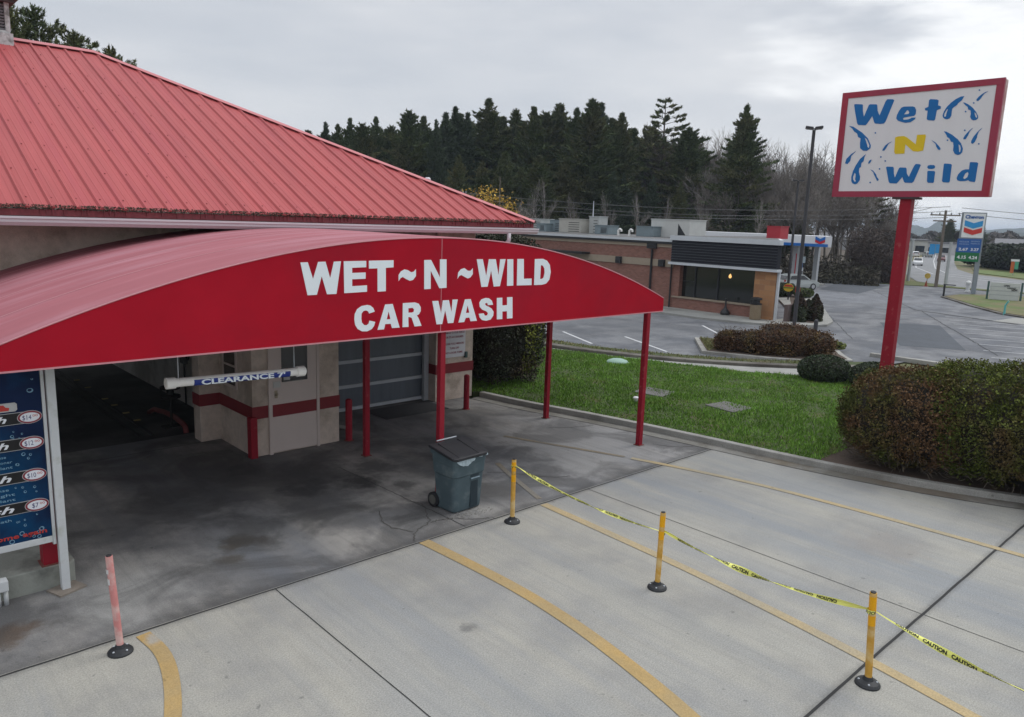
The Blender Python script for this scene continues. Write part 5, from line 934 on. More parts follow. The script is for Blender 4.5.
def cone_shrub(x, y, h, r, lb):
    t = thing('conical_shrub', (x, y, .1), lb, 'shrub', 'dark conical shrubs at the restaurant corner')
    mb = MB(); mb.lathe((x, y, .1), [(r*.6, 0), (r*.85, h*.2), (r*.7, h*.5), (r*.35, h*.8), (.02, h*.95)], 12); mb.build('branches_or_core', HD, t, smooth=True)  # solid core, inner shade put into its colour
    n = 4200; z = RNG.uniform(0, 1, n)**1.2; a = RNG.uniform(0, 6.283, n); rr = r*np.interp(z, [0, .2, .5, .8, 1], [.8, 1, .82, .45, .06])*RNG.uniform(.8, 1.12, n)*(1+.12*np.sin(a*3+z*9))
    cards(np.c_[x+rr*np.cos(a), y+rr*np.sin(a), .1+z*h], RNG.uniform(.04, .10, n), 'foliage', ARB, t, base=(x, y, .1))
cone_shrub(39.1, 19.3, 1.55, .42, 'dark brown conical shrub behind the light pole at the restaurant corner'); cone_shrub(40.3, 18.95, 1.45, .42, 'dark conical shrub right of the light pole at the restaurant corner'); cone_shrub(41.6, 20.0, 1.0, .4, 'shorter dark conical shrub behind the other two at the restaurant corner')
shrub('low_hedge', (52.6, 27.6, .1), (1.8, .8, .5), 3500, .10, BALL, HD, 'low dark hedge beyond the restaurant corner', 'hedge'); shrub('low_hedge', (53.6, 26.2, .1), (.8, .6, .35), 1500, .09, mat('lightgreen_leaf', (.09, .12, .04), .7, .3, 2, island=.4), HD, 'low lighter green plant beyond the restaurant corner', 'plant')
t = thing('menu_totem', (50.7, 25.9, .1), 'small yellow and red roadside totem beside the far light pole', 'sign')
mb = MB(); mb.lathe((50.7, 25.9, .1), [(.06, 0), (.06, .6)], 8); mb.build('pole', DKM, t)
ft = frame((50.6, 25.9, .95), (.46, -.89, 0), (0, 0, 1))
for nm, pl, m, e in (('panel', ellipse(0, 0, .34, .28, 20), mat('totem_yellow', (.6, .42, .03), .5), .05), ('red_band', [(-.30, .06), (.30, .06), (.22, .2), (-.22, .2)], mat('totem_red', (.5, .04, .03), .5), .06), ('green_band', [(-.33, -.06), (.33, -.06), (.33, .02), (-.33, .02)], mat('totem_green', (.10, .22, .04), .5), .06)): shapes([pl], ft, nm, m, t, e)
ft2 = frame((50.9, 25.35, .85), (.46, -.89, 0), (0, 0, 1)); shapes([[(-.16, -.2), (.16, -.2), (.16, .2), (-.16, .2)]], ft2, 'red_panel', mat('totem_red', (.5, .04, .03), .5), t, .05)
mb = MB(); mb.lathe((50.9, 25.35, .1), [(.03, 0), (.03, .6)], 6); mb.build('pole', DKM, t)

# ------------------------------------------------------------------ gas station
gs = thing('gas_canopy', (64, 35, 0), 'white fuel station canopy with blue stripe and chevron emblem behind the restaurant', 'canopy')
GW = mat('canopy_white', (.66, .68, .70), .4, .04, 1); GB = mat('canopy_blue', (.015, .13, .42), .4, .05, 2); GR = mat('emblem_red', (.50, .02, .03), .4)
mb = MB(); mb.slab([(62.5, 28.6), (68.6, 31.9), (68.6, 44.4), (62.5, 41.5)], 3.62, 4.50); mb.build('fascia', GW, gs)
mb = MB(); mb.box(62.45, 62.497, 28.9, 41.5, 3.62, 3.86); mb.build('blue_stripe', GB, gs)
fg = frame((62.48, 29.6, 4.16), (0, -1, 0), (0, 0, 1))
def chevron(fr, cx, cy, w_, h_, mt, parent, name, e=.02): shapes([[(cx-w_, cy+h_), (cx, cy+h_*.25), (cx+w_, cy+h_), (cx+w_, cy), (cx, cy-h_*.75), (cx-w_, cy)]], fr, name, mt, parent, e)
chevron(fg, 0, .06, .42, .26, GB, gs, 'emblem'); chevron(fg, 0, -.16, .42, .22, GR, gs, 'emblem')
for y_ in (32.6, 39.0):
    for x_ in (64.5, 68.5): mb = MB(); mb.box(x_-.2, x_+.2, y_-.2, y_+.2, -.03, 3.62); mb.build('column', mat('column_grey', (.42, .44, .46), .5), gs)
mb = MB(); mb.box(64.27, 64.29, 32.42, 32.5, .9, 2.9); mb.build('red_trim', GR, gs)
mb = MB(); mb.box(64, 69.5, 32.0, 33.4, -.03, .10); mb.build('pump_island', PALE, gs)
for k_, x_ in enumerate((65.6, 67.9)):
    po_ = (1.15, 2.3)[k_]
    t = thing('fuel_pump', (x_, 31.6, .1), 'white and blue fuel pump '+('nearer' if k_ == 0 else 'farther')+' under the canopy', 'fuel pump', 'fuel pumps')
    mb = MB(); mb.box(x_-.4, x_+.4, 31.3, 31.9, .1, 1.6); mb.build('body', GW, t); mb = MB()
    for s in (-.34, .34): mb.box(x_+s-.05, x_+s+.05, 31.4, 31.8, 1.6, 2.15)
    mb.build('upright', GB, t); mb = MB(); mb.box(x_-.5, x_+.5, 31.2, 32.0, 2.15, 2.65); mb.build('topper', mat('topper_white', (.4, .48, .52), .5), t)
    mb = MB(); mb.box(x_-.28, x_+.28, 31.28, 31.299, .9, 1.4); mb.build('screen', DKM, t); t.location.y += po_; t.scale = (.8, .8, .95)
def car(loc, rz, bm_, label, sc=.85):
    """small hatchback, x forward"""
    t = thing('parked_car', (0, 0, 0), label, 'car', 'cars')
    prof = [(-1.95, .35), (-2.0, .75), (-1.92, .98), (-1.55, 1.40), (-1.15, 1.52), (.2, 1.50), (.95, 1.0), (1.75, .88), (2.05, .7), (2.08, .38), (1.75, .24), (-1.7, .24)]
    def sect(pr, ws): 
        V = []
        for y, k_ in ws: V += [(x, y*(1 if z < 1.0 else 1-(z-1.0)*.32), z) for x, z in pr]
        return V
    n = len(prof); ws = [(-.82, 1), (.82, 1)]; mb = MB(); mb.add(sect(prof, ws), [tuple(range(n))[::-1], tuple(range(n, 2*n))]+[(i, (i+1) % n, n+(i+1) % n, n+i) for i in range(n)])
    bo = mb.build('body', bm_, t, bevel=.04)
    mb = MB()
    for s in (-1, 1):
        for pts in (((-1.5, 1.03), (-1.32, 1.36), (-.55, 1.43), (-.5, 1.03)), ((-.42, 1.03), (-.46, 1.43), (.15, 1.42), (.72, 1.03))): mb.add([(x, s*(.835 if z < 1.1 else .835-(z-1.0)*.262), z) for x, z in pts], [(0, 1, 2, 3)])
    mb.add([(.30, -.62, 1.46), (.30, .62, 1.46), (.97, .74, 1.03), (.97, -.74, 1.03)], [(0, 1, 2, 3)]); mb.add([(-1.62, -.6, 1.36), (-1.62, .6, 1.36), (-1.95, .7, 1.02), (-1.95, -.7, 1.02)], [(0, 1, 2, 3)])
    for q in range(len(mb.v)): x, y, z = mb.v[q]; mb.v[q] = (x+(.03 if x > .9 or (x > .2 and abs(y) < .63) else (-.03 if x < -1.6 else 0)), y, z+(.012 if abs(y) < .75 and (x > .2 or x < -1.6) else 0))
    mb.build('windows', DARKG, bo)
    for x in (-1.25, 1.3):
        for s in (-1, 1):
            mb = MB(); mb.tube([(x, s*.62, .33), (x, s*.86, .33)], .33, 18); wh = mb.build('wheel', RUB, t)
            mb = MB(); mb.tube([(x, s*.861, .33), (x, s*.875, .33)], .2, 14); mb.build('rim', mat('alloy', (.5, .51, .52), .35, .05, 5, metal=.5), wh)
    for s in (-1, 1):
        mb = MB(); mb.fbox(Matrix.Translation((-1.965, s*.62, .86)), .06, .24, .2); mb.build('tail_lamp', mat('tail_red', (.35, .01, .01), .3), t)
        mb = MB(); mb.fbox(Matrix.Translation((2.0, s*.6, .70)), .1, .3, .13); mb.build('headlight', mat('headlamp', (.6, .62, .65), .2), t)
    t.location = loc; t.rotation_euler = (0, 0, rz); t.scale = (sc,)*3; return t
silver = mat('silver_paint', (.40, .43, .42), .3, .03, 2, spec=.6, metal=.2)
dirc = math.atan2(-.5, .86)
car((62.0, 31.0, -.03), -.42, silver, 'silver hatchback standing at the fuel pumps').name = 'parked_car'
def recolor(src, loc, rz, m, lb, sc=.8):
    c = copy_thing(src, loc, rz, sc, lb)
    for ch in c.children:
        if ch.name.startswith('body'): ch.data = ch.data.copy(); ch.data.materials[0] = m
    return c
car0 = [o for o in bpy.data.objects if o.name.startswith('parked_car')][0]
recolor(car0, (61.6, 33.6, -.03), -.42, mat('black_paint', (.02, .022, .025), .25, .02, 2, spec=.7), 'black car mostly hidden behind the restaurant corner at the pumps')
wht = mat('white_paint', (.7, .71, .72), .3, .02, 2, spec=.6)
recolor(car0, (110.8, 42.0, -.04), 3.5, mat('darkgrey_paint', (.09, .10, .11), .3, .02, 2, spec=.7), 'dark grey car on the road just left of the red sign pole')
recolor(car0, (131, 45.6, -.04), 3.5, wht, 'white car on the road just right of the red sign pole')
recolor(car0, (158, 50.9, -.04), 3.45, mat('darkred_paint', (.14, .03, .035), .3, .02, 2, spec=.7), 'dark red car far up the road by the utility pole')
for i, (x, y) in enumerate(((172, 66), (175, 64.5), (178, 62.9), (181, 61.2))): recolor(car0, (x, y, -.05), .6, [wht, silver, wht, silver][i], ['leftmost white car', 'second silver car', 'third white car', 'rightmost silver car'][i]+' of the far row in front of the pale shops')

# ------------------------------------------------------------------ fuel price sign
ps = thing('price_sign', (73.9, 21.3, 0), 'fuel price sign with white chevron emblem panel, blue and green price panels', 'sign')
vd = Vector((73.9, 21.3, 0)).normalized(); rt = Vector((vd.y, -vd.x, 0)); rt = (rt*.985+vd*.17).normalized()*1.0
fp_ = frame((73.75, 21.6, 0), rt, (0, 0, 1)); fp = lambda x, y, z=0: fp_(x*.80, y*.97, z)
def pbox(fr, x0, x1, y0, y1, z0, z1): 
    mb = MB(); c = [tuple(fr(x, y, z)) for z in (z0, z1) for x, y in ((x0, y0), (x1, y0), (x1, y1), (x0, y1))]; return mb.add(c, [(0, 3, 2, 1), (4, 5, 6, 7), (0, 1, 5, 4), (1, 2, 6, 5), (2, 3, 7, 6), (3, 0, 4, 7)])
GRY = mat('sign_grey', (.23, .26, .28), .5, .05, 2); SBL = mat('price_blue', (.02, .10, .34), .4, .04, 2); SGN = mat('price_green', (.01, .15, .05), .4, .04, 2)
pbox(fp, .72, 1.12, 0, 7.1, -.45, -.05).build('post', GRY, ps); pbox(fp, -1.12, 1.12, 4.85, 7.15, -.5, -.002).build('cabinet', GRY, ps)
pn1 = pbox(fp, -1.02, 1.02, 4.95, 7.05, 0, .03).build('emblem_panel', mat('panel_white', (.72, .74, .74), .4), ps)
f2 = lambda x, y, z=0: fp(x, y, .045+z)
LB = mat('emblem_light_blue', (.03, .28, .60), .4)
text('Chevron', f2, -.86, .86, 6.62, .30, 'lettering', SBL, pn1, bold=.035, ex=.01)
shapes([[(-.85, 6.46), (0, 6.22), (.85, 6.46), (.85, 5.98), (0, 5.74), (-.85, 5.98)]], f2, 'emblem', LB, pn1, .01); shapes([[(-.85, 5.84), (0, 5.60), (.85, 5.84), (.85, 5.42), (0, 5.18), (-.85, 5.42)]], f2, 'emblem', mat('emblem_red2', (.55, .04, .03), .4), pn1, .01)
pn2 = pbox(fp, -1.3, .95, 3.65, 4.84, 0, .05).build('blue_panel', SBL, ps); pn3 = pbox(fp, -1.35, .90, 2.85, 3.64, 0, .05).build('green_panel', SGN, ps)
f3 = lambda x, y, z=0: fp(x, y, .06+z)
for s, x0, x1, y, h in (('REGULAR', -1.1, -.2, 4.52, .13), ('MIDGRADE', 0, .8, 4.58, .11), ('WITH TECHRON', -1.1, -.2, 4.32, .1), ('PREMIUM', 0, .8, 4.38, .1)): text(s, f3, x0, x1, y, h, 'lettering', mat('pale_blue_ink', (.35, .45, .6), .5), pn2, ex=.004)
text('2.67', f3, -1.1, -.2, 3.80, .24, 'price', WP, pn2, bold=.03, ex=.006); text('3.27', f3, .05, .8, 3.80, .24, 'price', WP, pn2, bold=.03, ex=.006)
text('4.15', f3, -1.15, -.3, 3.08, .28, 'price', WP, pn3, bold=.03, ex=.006); text('4.24', f3, -.05, .75, 3.08, .28, 'price', WP, pn3, bold=.03, ex=.006)
# marquee
mq = thing('marquee_sign', (68.9, 17.3, 0), 'low white letter board on two green posts on the dry grass island', 'sign')
fq = frame((68.9, 17.35, 0), Vector((.30, -.95, 0)), (0, 0, 1))
pbox(fq, -1.0, 1.0, .05, 1.42, 0, .12).build('board', mat('marquee_white', (.5, .52, .5), .5, .08, 2), mq)
for x in (-1.12, 1.12): pbox(fq, x-.07, x+.07, 0, 1.5, -.0, .12).build('post', mat('dark_green_post', (.05, .10, .09), .6), mq)
fq2 = frame(fq(0, 0, .13), Vector((.30, -.95, 0)), (0, 0, 1))
rl = MB()
for z in (.45, .78, 1.1): q = pbox(fq, -1, 1, z, z+.02, .121, .13); rl.add(q.v, q.f)
rl.build('letter_rail', GRY, mq)
text('OPEN', fq2, -.1, .3, 1.14, .14, 'lettering', BLK, mq, bold=.03); text('NOW', fq2, .45, .85, .82, .16, 'lettering', BLK, mq, bold=.04); text('HIRING', fq2, .15, .7, .98, .1, 'lettering', BLK, mq, bold=.03)
# utility poles and wires
UP = mat('weathered_pole', (.16, .135, .11), .9, .2, 4); CBM = mat('wire_grey', (.10, .10, .10), .7)
def upole(x, y, h, r, label, arms=True, az=.3):
    t = thing('utility_pole', (x, y, 0), label, 'utility pole', 'utility poles'); mb = MB(); mb.tube([(x, y, -.1), (x, y, h)], [r, r*.65], 8); mb.build('pole', UP, t)
    if arms:
        dx, dy = -math.sin(az), math.cos(az)
        mb = MB(); mb.fbox(Matrix.Translation((x, y, h-.45)) @ Matrix.Rotation(az, 4, 'Z'), .12, 2.6, .12); mb.fbox(Matrix.Translation((x, y, h-1.0)) @ Matrix.Rotation(az, 4, 'Z'), .12, 2.0, .12); am = mb.build('crossarm', UP, t)
        mb = MB()
        for s in (-1.2, -.5, .5, 1.2): mb.lathe((x+dx*s, y+dy*s, h-.39), [(.05, 0), (.07, .1), (.03, .2)], 6)
        mb.build('insulator', GRY, am)
upole(79.9, 25.9, 7.25, .17, 'wooden utility pole with crossarms left of the fuel price sign', az=.6); upole(47.1, 58.4, 7.7, .14, 'grey utility pole with crossarm seen over the red roof edge', az=-.3); upole(46.6, 52.25, 8.7, .06, 'slim bare utility pole beside the yellow leaved tree', False)
def wire(a, b, sag, lb, r=.022):
    a = Vector(a); b = Vector(b); mb = MB(); mb.tube([a.lerp(b, i/20)-Vector((0, 0, sag*4*(i/20)*(1-i/20))) for i in range(21)], r, 4); tag(mb.build('power_line', CBM), lb, 'power line', 'power lines')
wire((47, 58.4, 7.4), (80, 25.6, 7.6), .9, 'uppermost power line crossing in front of the forest'); wire((47, 58.2, 6.9), (80, 25.4, 7.2), 1.0, 'middle power line crossing in front of the forest'); wire((47, 58, 6.3), (80, 25.7, 6.6), .7, 'lowest power line crossing in front of the forest')
wire((80, 24.6, 7.5), (78, -12, 6.6), .7, 'upper power line running right from the utility pole'); wire((80, 24.9, 7.0), (78.5, -12, 6.0), .7, 'lower power line running right from the utility pole'); wire((79.2, 26.8, 7.5), (160, 75, 9), 1.2, 'power line running away left along the road')
def wpole(x, y, h, lb):
    mb = MB(); mb.tube([(x, y, -.1), (x, y, h)], [.17, .14], 8); tag(mb.build('white_pole', mat('pole_white', (.42, .44, .44), .6)), lb, 'pole', 'pale poles along the road')
wpole(85.8, 30.6, 4.4, 'pale pole right beside the red sign pole in the distance'); wpole(82.2, 25.8, 4.3, 'pale pole just right of the wooden utility pole')
t = thing('traffic_light', (82.5, 25.3, 4.2), 'round dark lamp on a bracket right of the utility pole', 'lamp')
mb = MB(); mb.tube([(82.5, 25.3, 4.9), (82.35, 25.2, 4.9)], .45, 18); mb.build('head', DKM, t); mb = MB(); mb.tube([(82.6, 25.35, 4.2), (82.6, 25.35, 4.9)], .05, 6); mb.build('bracket', DKM, t)
t.name = 'round_lamp'
mb = MB(); mb.lathe((76, 22, .02), [(.2, 0), (.2, .1), (.16, .12), (.16, .65), (.24, .68), (.24, .85), (.14, .95), (.03, 1.0)], 12); tag(mb.build('hydrant', mat('hydrant_white', (.6, .61, .6), .5)), 'white hydrant at the foot of the fuel price sign', 'hydrant')
mb = MB(); mb.lathe((79.6, 26.7, -.03), [(.24, 0), (.24, .04), (.14, .05), (.03, .55)], 12); tag(mb.build('traffic_cone', mat('cone_orange', (.25, .05, .02), .6)), 'dark orange cone at the far edge of the lot', 'cone')
t = thing('warning_sign', (84.5, 28.3, 0), 'small round yellow sign at the road edge', 'sign'); mb = MB(); mb.tube([(84.5, 28.3, 0), (84.5, 28.3, .6)], .04, 6); mb.build('post', GRY, t); mb = MB(); mb.tube([(84.45, 28.28, .75), (84.38, 28.25, .75)], .28, 16); mb.build('disc', mat('sign_yellow', (.55, .38, .08), .5), t)
t = thing('railing', (67.5, 21.2, 0), 'short dark post with cross bar at the tip of the grass island', 'post'); mb = MB(); mb.box(67.4, 67.52, 21.15, 21.27, -.02, 1.05); mb.build('post', DKM, t); mb = MB(); mb.box(67.42, 67.5, 20.4, 21.3, .98, 1.05); mb.build('bar', DKM, t); t.name = 'marker_post'
mb = MB(); mb.tube([(56.9, 14.15, -.02), (56.9, 14.15, .6), (56.86, 14.0, .9)], [.07, .06, .05], 8); tag(mb.build('teal_marker', mat('teal_plastic', (.12, .42, .40), .5)), 'short teal marker post at the kerb of the grass island', 'post')
t = thing('orange_sign', (116.5, 28.6, 0), 'orange and green sign panel at the far right beyond the field', 'sign'); fo = frame((116.5, 28.6, 0), (.23, -.97, 0), (0, 0, 1))
pbox(fo, -.45, -.05, .3, 1.8, 0, .1).build('orange_panel', mat('panel_orange', (.5, .12, .03), .5), t); pbox(fo, 0.0, .4, .8, 1.8, 0, .1).build('green_panel', mat('panel_green', (.08, .35, .22), .5), t); pbox(fo, -.5, .45, 1.82, 2.1, 0, .1).build('header', wht, t); pbox(fo, -.1, -.02, 0, 1.8, -.1, -.01).build('post', GRY, t)
bb = thing('blue_billboard', (150, 50, 0), 'bright blue two panel sign beside the far road', 'sign'); fb = frame((178, 58.8, 0), (.32, -.95, 0), (0, 0, 1))
pbox(fb, -1.1, -.05, .7, 2.9, 0, .1).build('panel', mat('billboard_blue', (.02, .25, .55), .5), bb); pbox(fb, .05, 1.1, 1.0, 2.9, 0, .1).build('panel', mat('billboard_blue', (.02, .25, .55), .5), bb); pbox(fb, -.06, .06, 0, 2.9, -.1, 0).build('post', GRY, bb)

# ------------------------------------------------------------------ far buildings
FW = mat('far_wall_pale', (.42, .42, .40), .8, .1, .5); FRF = mat('far_roof_grey', (.16, .16, .17), .8, .1, .3)
def shop(x, y, az, w_, d, h, wm, label, nwin=6, gable=False):
    t = thing('shop', (x, y, 0), label, 'building', 'far shops along the road'); M_ = Matrix.Translation((x, y, -.1)) @ Matrix.Rotation(az, 4, 'Z')
    mb = MB(); mb.fbox(M_ @ Matrix.Translation((0, 0, h/2)), d, w_, h); wl_ = mb.build('wall', wm, t)
    mb = MB()
    if gable:
        pts = [(-d/2-.3, -w_/2-.3, h+.01), (d/2+.3, -w_/2-.3, h+.01), (d/2+.3, w_/2+.3, h+.01), (-d/2-.3, w_/2+.3, h+.01), (0, -w_/2-.3, h+2), (0, w_/2+.3, h+2)]; mb.add([tuple(M_ @ Vector(p)) for p in pts], [(0, 1, 4), (1, 2, 5, 4), (2, 3, 5), (3, 0, 4, 5), (3, 2, 1, 0)])
    else: mb.fbox(M_ @ Matrix.Translation((0, 0, h+.15)), d+.5, w_+.5, .3)
    mb.build('roof', FRF, t)
    for i in range(nwin):
        yy = -w_/2+w_*(i+.5)/nwin; mb = MB(); mb.fbox(M_ @ Matrix.Translation((-d/2-.02, yy, h*.42)), .04, w_/nwin*.6, h*.45); mb.build('window', DARKG, wl_)
shop(200, 84, .38, 30, 14, 3.4, FW, 'long pale shop building behind the red sign pole', 9); shop(215, 70, .3, 12, 10, 2.8, mat('far_wall_white', (.5, .5, .5), .8), 'lower white shop building right of the utility pole', 4); shop(230, 100, .4, 20, 12, 3.4, mat('far_wall_tan', (.3, .27, .24), .8), 'tan building with a gabled roof above the pale shops', 5, True)
shop(180, 46, .28, 6, 6, 3.4, mat('far_wall_teal', (.4, .5, .48), .8), 'small pale teal kiosk right of the fuel price sign', 2); shop(215, 44, .25, 26, 12, 2.6, mat('far_wall_brown', (.10, .075, .07), .8), 'long dark brown building behind the right hand evergreens', 6, True)
shop(165, 75, .4, 12, 10, 3.0, mat('far_wall_grey', (.33, .33, .34), .8), 'grey shop at the left beside the tree line', 3)
# ------------------------------------------------------------------ trees
PINE = mat('pine_needles', (.082, .108, .046), .8, .4, .35, var2=.35, vs2=.09, island=.5, tint=((.125, .125, .058), .16, .54), spec=.1)
PINED = mat('dark_pine_needles', (.062, .088, .046), .8, .4, .35, var2=.35, vs2=.09, island=.5)
BARK = mat('pine_bark', (.075, .06, .05), .95, .3, 1.5); BARE = mat('bare_branch', (.17, .15, .135), .95, .25, .6, island=.3); BARE2 = mat('pale_bare_branch', (.23, .21, .19), .95, .25, .6, island=.3)
def conifer_proto(seed, H, R, base, top_pow, dens, droop, whorl, cardsz, open_top=False, m=None, clump=6):
    rg = np.random.default_rng(seed); P = []; S = []; DR_ = []; tr = MB()
    tr.tube([(0, 0, -1), (.05, .03, H*.35), (-.03, .05, H*.7), (0, 0, H*.99)], [H*.017, H*.013, H*.007, .03], 7)
    br = MB(); z = base*H
    while z < H*.985:
        t = (z-base*H)/(H*(1-base)); prof = R*(1-t)**top_pow*min(1, .45+t*3.2)
        nb = int(whorl*rg.uniform(.7, 1.3)*(1 if t < .9 else .7)); off = rg.uniform(0, 6.28)
        sc_ = rg.uniform(.75, 1.15)
        for b in range(nb):
            a = off+b*6.283/nb+rg.normal(0, .25); Lb = max(.12, prof*(rg.uniform(.35, 1.0)+.45*rg.random()**3)*sc_)
            up0 = (.05+.75*t) if not open_top else .25
            d = np.array([math.cos(a), math.sin(a), up0]); p0 = np.array([0, 0, z]); k_ = max(2, int(Lb*dens))
            end = p0+d*Lb-np.array([0, 0, droop*Lb])
            if open_top or Lb > R*.5: br.tube([tuple(p0), tuple(p0+d*Lb*.5-np.array([0, 0, droop*Lb*.3])), tuple(end)], [.05, .03, .01], 3, cap=False)
            for q in range(k_):
                u = rg.uniform(.28 if not open_top else .5, 1.0)
                c = p0+d*Lb*u-np.array([0, 0, droop*Lb*u*u]); lat = (1-u)*.30*Lb+.05
                for _ in range(clump): P.append(c+np.array([rg.normal(0, lat*.42), rg.normal(0, lat*.42), rg.normal(0, .05+lat*.08)])); S.append(cardsz*rg.uniform(.5, 1.4)); DR_.append(d)
        z += H*rg.uniform(.014, .028)*(1.0-.45*t if not open_top else 1.8)
    P = np.array(P); S = np.array(S); n = len(P)
    P = np.concatenate([P, np.c_[rg.normal(0, .05, 40), rg.normal(0, .05, 40), H*rg.uniform(.95, 1.0, 40)]]); S = np.concatenate([S, np.full(40, cardsz*.7)]); DR_ = np.concatenate([np.array(DR_), np.tile([[0, 0, 1.]], (40, 1))]); n = len(P)
    a = rg.normal(size=(n, 3))*.55+DR_*.9+np.array([0, 0, .25]); a /= np.linalg.norm(a, axis=1)[:, None]; b = rg.normal(size=(n, 3)); b[:, 2] *= .6; b -= a*np.sum(a*b, axis=1)[:, None]; b /= np.linalg.norm(b, axis=1)[:, None]
    V = np.stack([P+a*S[:, None]*1.15, P-a*S[:, None]*.6+b*S[:, None]*.26, P-a*S[:, None]*.6-b*S[:, None]*.26], 1)
    return tr, br, V.reshape(-1, 3), m
def make_tree(name, parts, label, cat='tree', group=None):
    tr, br, V, m = parts; t = thing(name, (0, 0, 0), label, cat, group); tk = tr.build('trunk', BARK, t, smooth=True)
    if br.v: br.build('limbs', BARK, t)
    link('crown', fast_mesh('crown', V, 3), m, t); return t
G_ = 'pines of the forest edge behind the restaurant'
protos = {0: [make_tree('pine_tree', conifer_proto(1, 20, 5.2, .20, .85, 7, .10, 9, .23, m=PINE, clump=12), 'x', group=G_), make_tree('pine_tree', conifer_proto(2, 20, 4.8, .16, .95, 7, .08, 9, .23, m=PINED, clump=12), 'x', group=G_), make_tree('pine_tree', conifer_proto(5, 20, 5.6, .26, .72, 7, .03, 8, .24, m=PINE, clump=12), 'x', group=G_)],
          1: [make_tree('spruce_tree', conifer_proto(3, 20, 6.4, .12, .95, 8, .10, 13, .22, m=PINE, clump=9), 'x', group=G_)],
          2: [make_tree('sparse_pine', conifer_proto(4, 20, 5.2, .40, .42, 5, .0, 5, .24, open_top=True, m=PINE, clump=12), 'x', group=G_)],
          3: [make_tree('pine_tree', conifer_proto(6, 20, 4.8, .2, .75, 7, -.04, 8, .24, m=PINE, clump=12), 'x', group=G_)]}
used = set()
def plant(kind, x, y, h, label, z=-.1):
    ps_ = protos[kind]; p = ps_[random.randrange(len(ps_))]; s = (h-z)/20; sw = s*random.uniform(.85, 1.5)
    if kind == 2: sw = s
    if p.name not in used: used.add(p.name); p.location = (x, y, z); p.rotation_euler = (0, 0, random.uniform(0, 6.28)); p.scale = (sw, sw, s); p['label'] = label; return p
    return copy_thing(p, (x, y, z), random.uniform(0, 6.28), (sw, sw, s), label)
TREES = [(44.6, 84.1, 14.5, 0), (47.4, 85.0, 15.8, 0), (52.6, 91.1, 16.5, 0), (52.4, 87.7, 17.0, 0), (50.1, 81.1, 15.6, 0), (54.0, 84.2, 17.1, 0), (56.0, 83.7, 16.1, 0), (55.2, 78.8, 17.5, 0), (61.4, 84.3, 18.0, 0), (57.5, 76.4, 16.6, 0), (60.8, 78.7, 18.0, 0), (62.8, 79.4, 19.0, 0), (63.3, 77.5, 18.2, 0), (66.7, 77.4, 20.3, 0), (69.6, 77.7, 18.4, 0), (72.9, 78.9, 18.6, 0), (68.1, 70.5, 18.9, 0), (72.8, 73.0, 18.9, 0), (74.5, 72.2, 20.2, 3), (71.9, 66.7, 18.9, 0), (70.1, 62.6, 19.4, 3), (81.1, 70.7, 21.0, 0), (74.9, 63.5, 17.8, 0), (75.9, 62.7, 18.5, 0), (84.5, 64.8, 17.8, 0), (82.1, 60.9, 20.8, 2), (82.6, 57.4, 17.0, 0), (87.3, 58.0, 14.7, 0), (81.0, 48.6, 19.0, 1), (94.7, 42.7, 13.0, 2), (91.6, 38.1, 12.0, 2)]
ORD = ['first', 'second', 'third', 'fourth', 'fifth', 'sixth', 'seventh', 'eighth', 'ninth', 'tenth', 'eleventh', 'twelfth', 'thirteenth', 'fourteenth', 'fifteenth', 'sixteenth', 'seventeenth', 'eighteenth', 'nineteenth', 'twentieth', 'twenty-first', 'twenty-second', 'twenty-third', 'twenty-fourth', 'twenty-fifth', 'twenty-sixth', 'twenty-seventh', 'twenty-eighth', 'twenty-ninth', 'thirtieth', 'thirty-first', 'thirty-second', 'thirty-third', 'thirty-fourth', 'thirty-fifth', 'thirty-sixth', 'thirty-seventh', 'thirty-eighth', 'thirty-ninth', 'fortieth', 'forty-first', 'forty-second', 'forty-third', 'forty-fourth', 'forty-fifth', 'forty-sixth', 'forty-seventh', 'forty-eighth', 'forty-ninth', 'fiftieth']
for i, (x, y, h, k_) in enumerate(TREES):
    lb = {2: 'sparse flat topped pine, ', 1: 'tall pointed dark spruce standing clear, ', 3: 'taller open crowned pine, ', 0: 'dark green pine, '}[k_]+ORD[i]+' from the left along the forest front'
    plant(k_, x, y, h, lb)
# rows behind and between
def polar(px, d):
    r = RM @ Vector(((px-512)/757, 0, -1)); a = math.hypot(r.x, r.y); return r.x*d/a, r.y*d/a
rgt = random.Random(21); nn = 0
for row, (d, step) in enumerate(((92, 21), (108, 17), (122, 18), (138, 22))):
    px = 285+row*5
    while px < 790:
        x, y = polar(px+rgt.uniform(-5, 5), d+rgt.uniform(-4, 4)); env = np.interp(px, [285, 330, 400, 490, 560, 640, 690, 760, 800], [12.0, 13.5, 15.2, 17.0, 17.5, 15.0, 13.5, 11.0, 7.5])
        h = (env-5)*d/100+5-(row == 0)*4.5+(row > 0)*.6+rgt.uniform(-1.8, 1.3)
        if px > 700 and rgt.random() < .5: px += step; continue
        nn += 1; pl_ = plant(0 if rgt.random() < .8 else 3, x, y, h, 'dark pine inside the forest, '+ORD[int((px-270)/15)%31]+' from the left in the '+['low front row', 'second row', 'third row', 'back row'][row]); px += step*rgt.uniform(.85, 1.15)
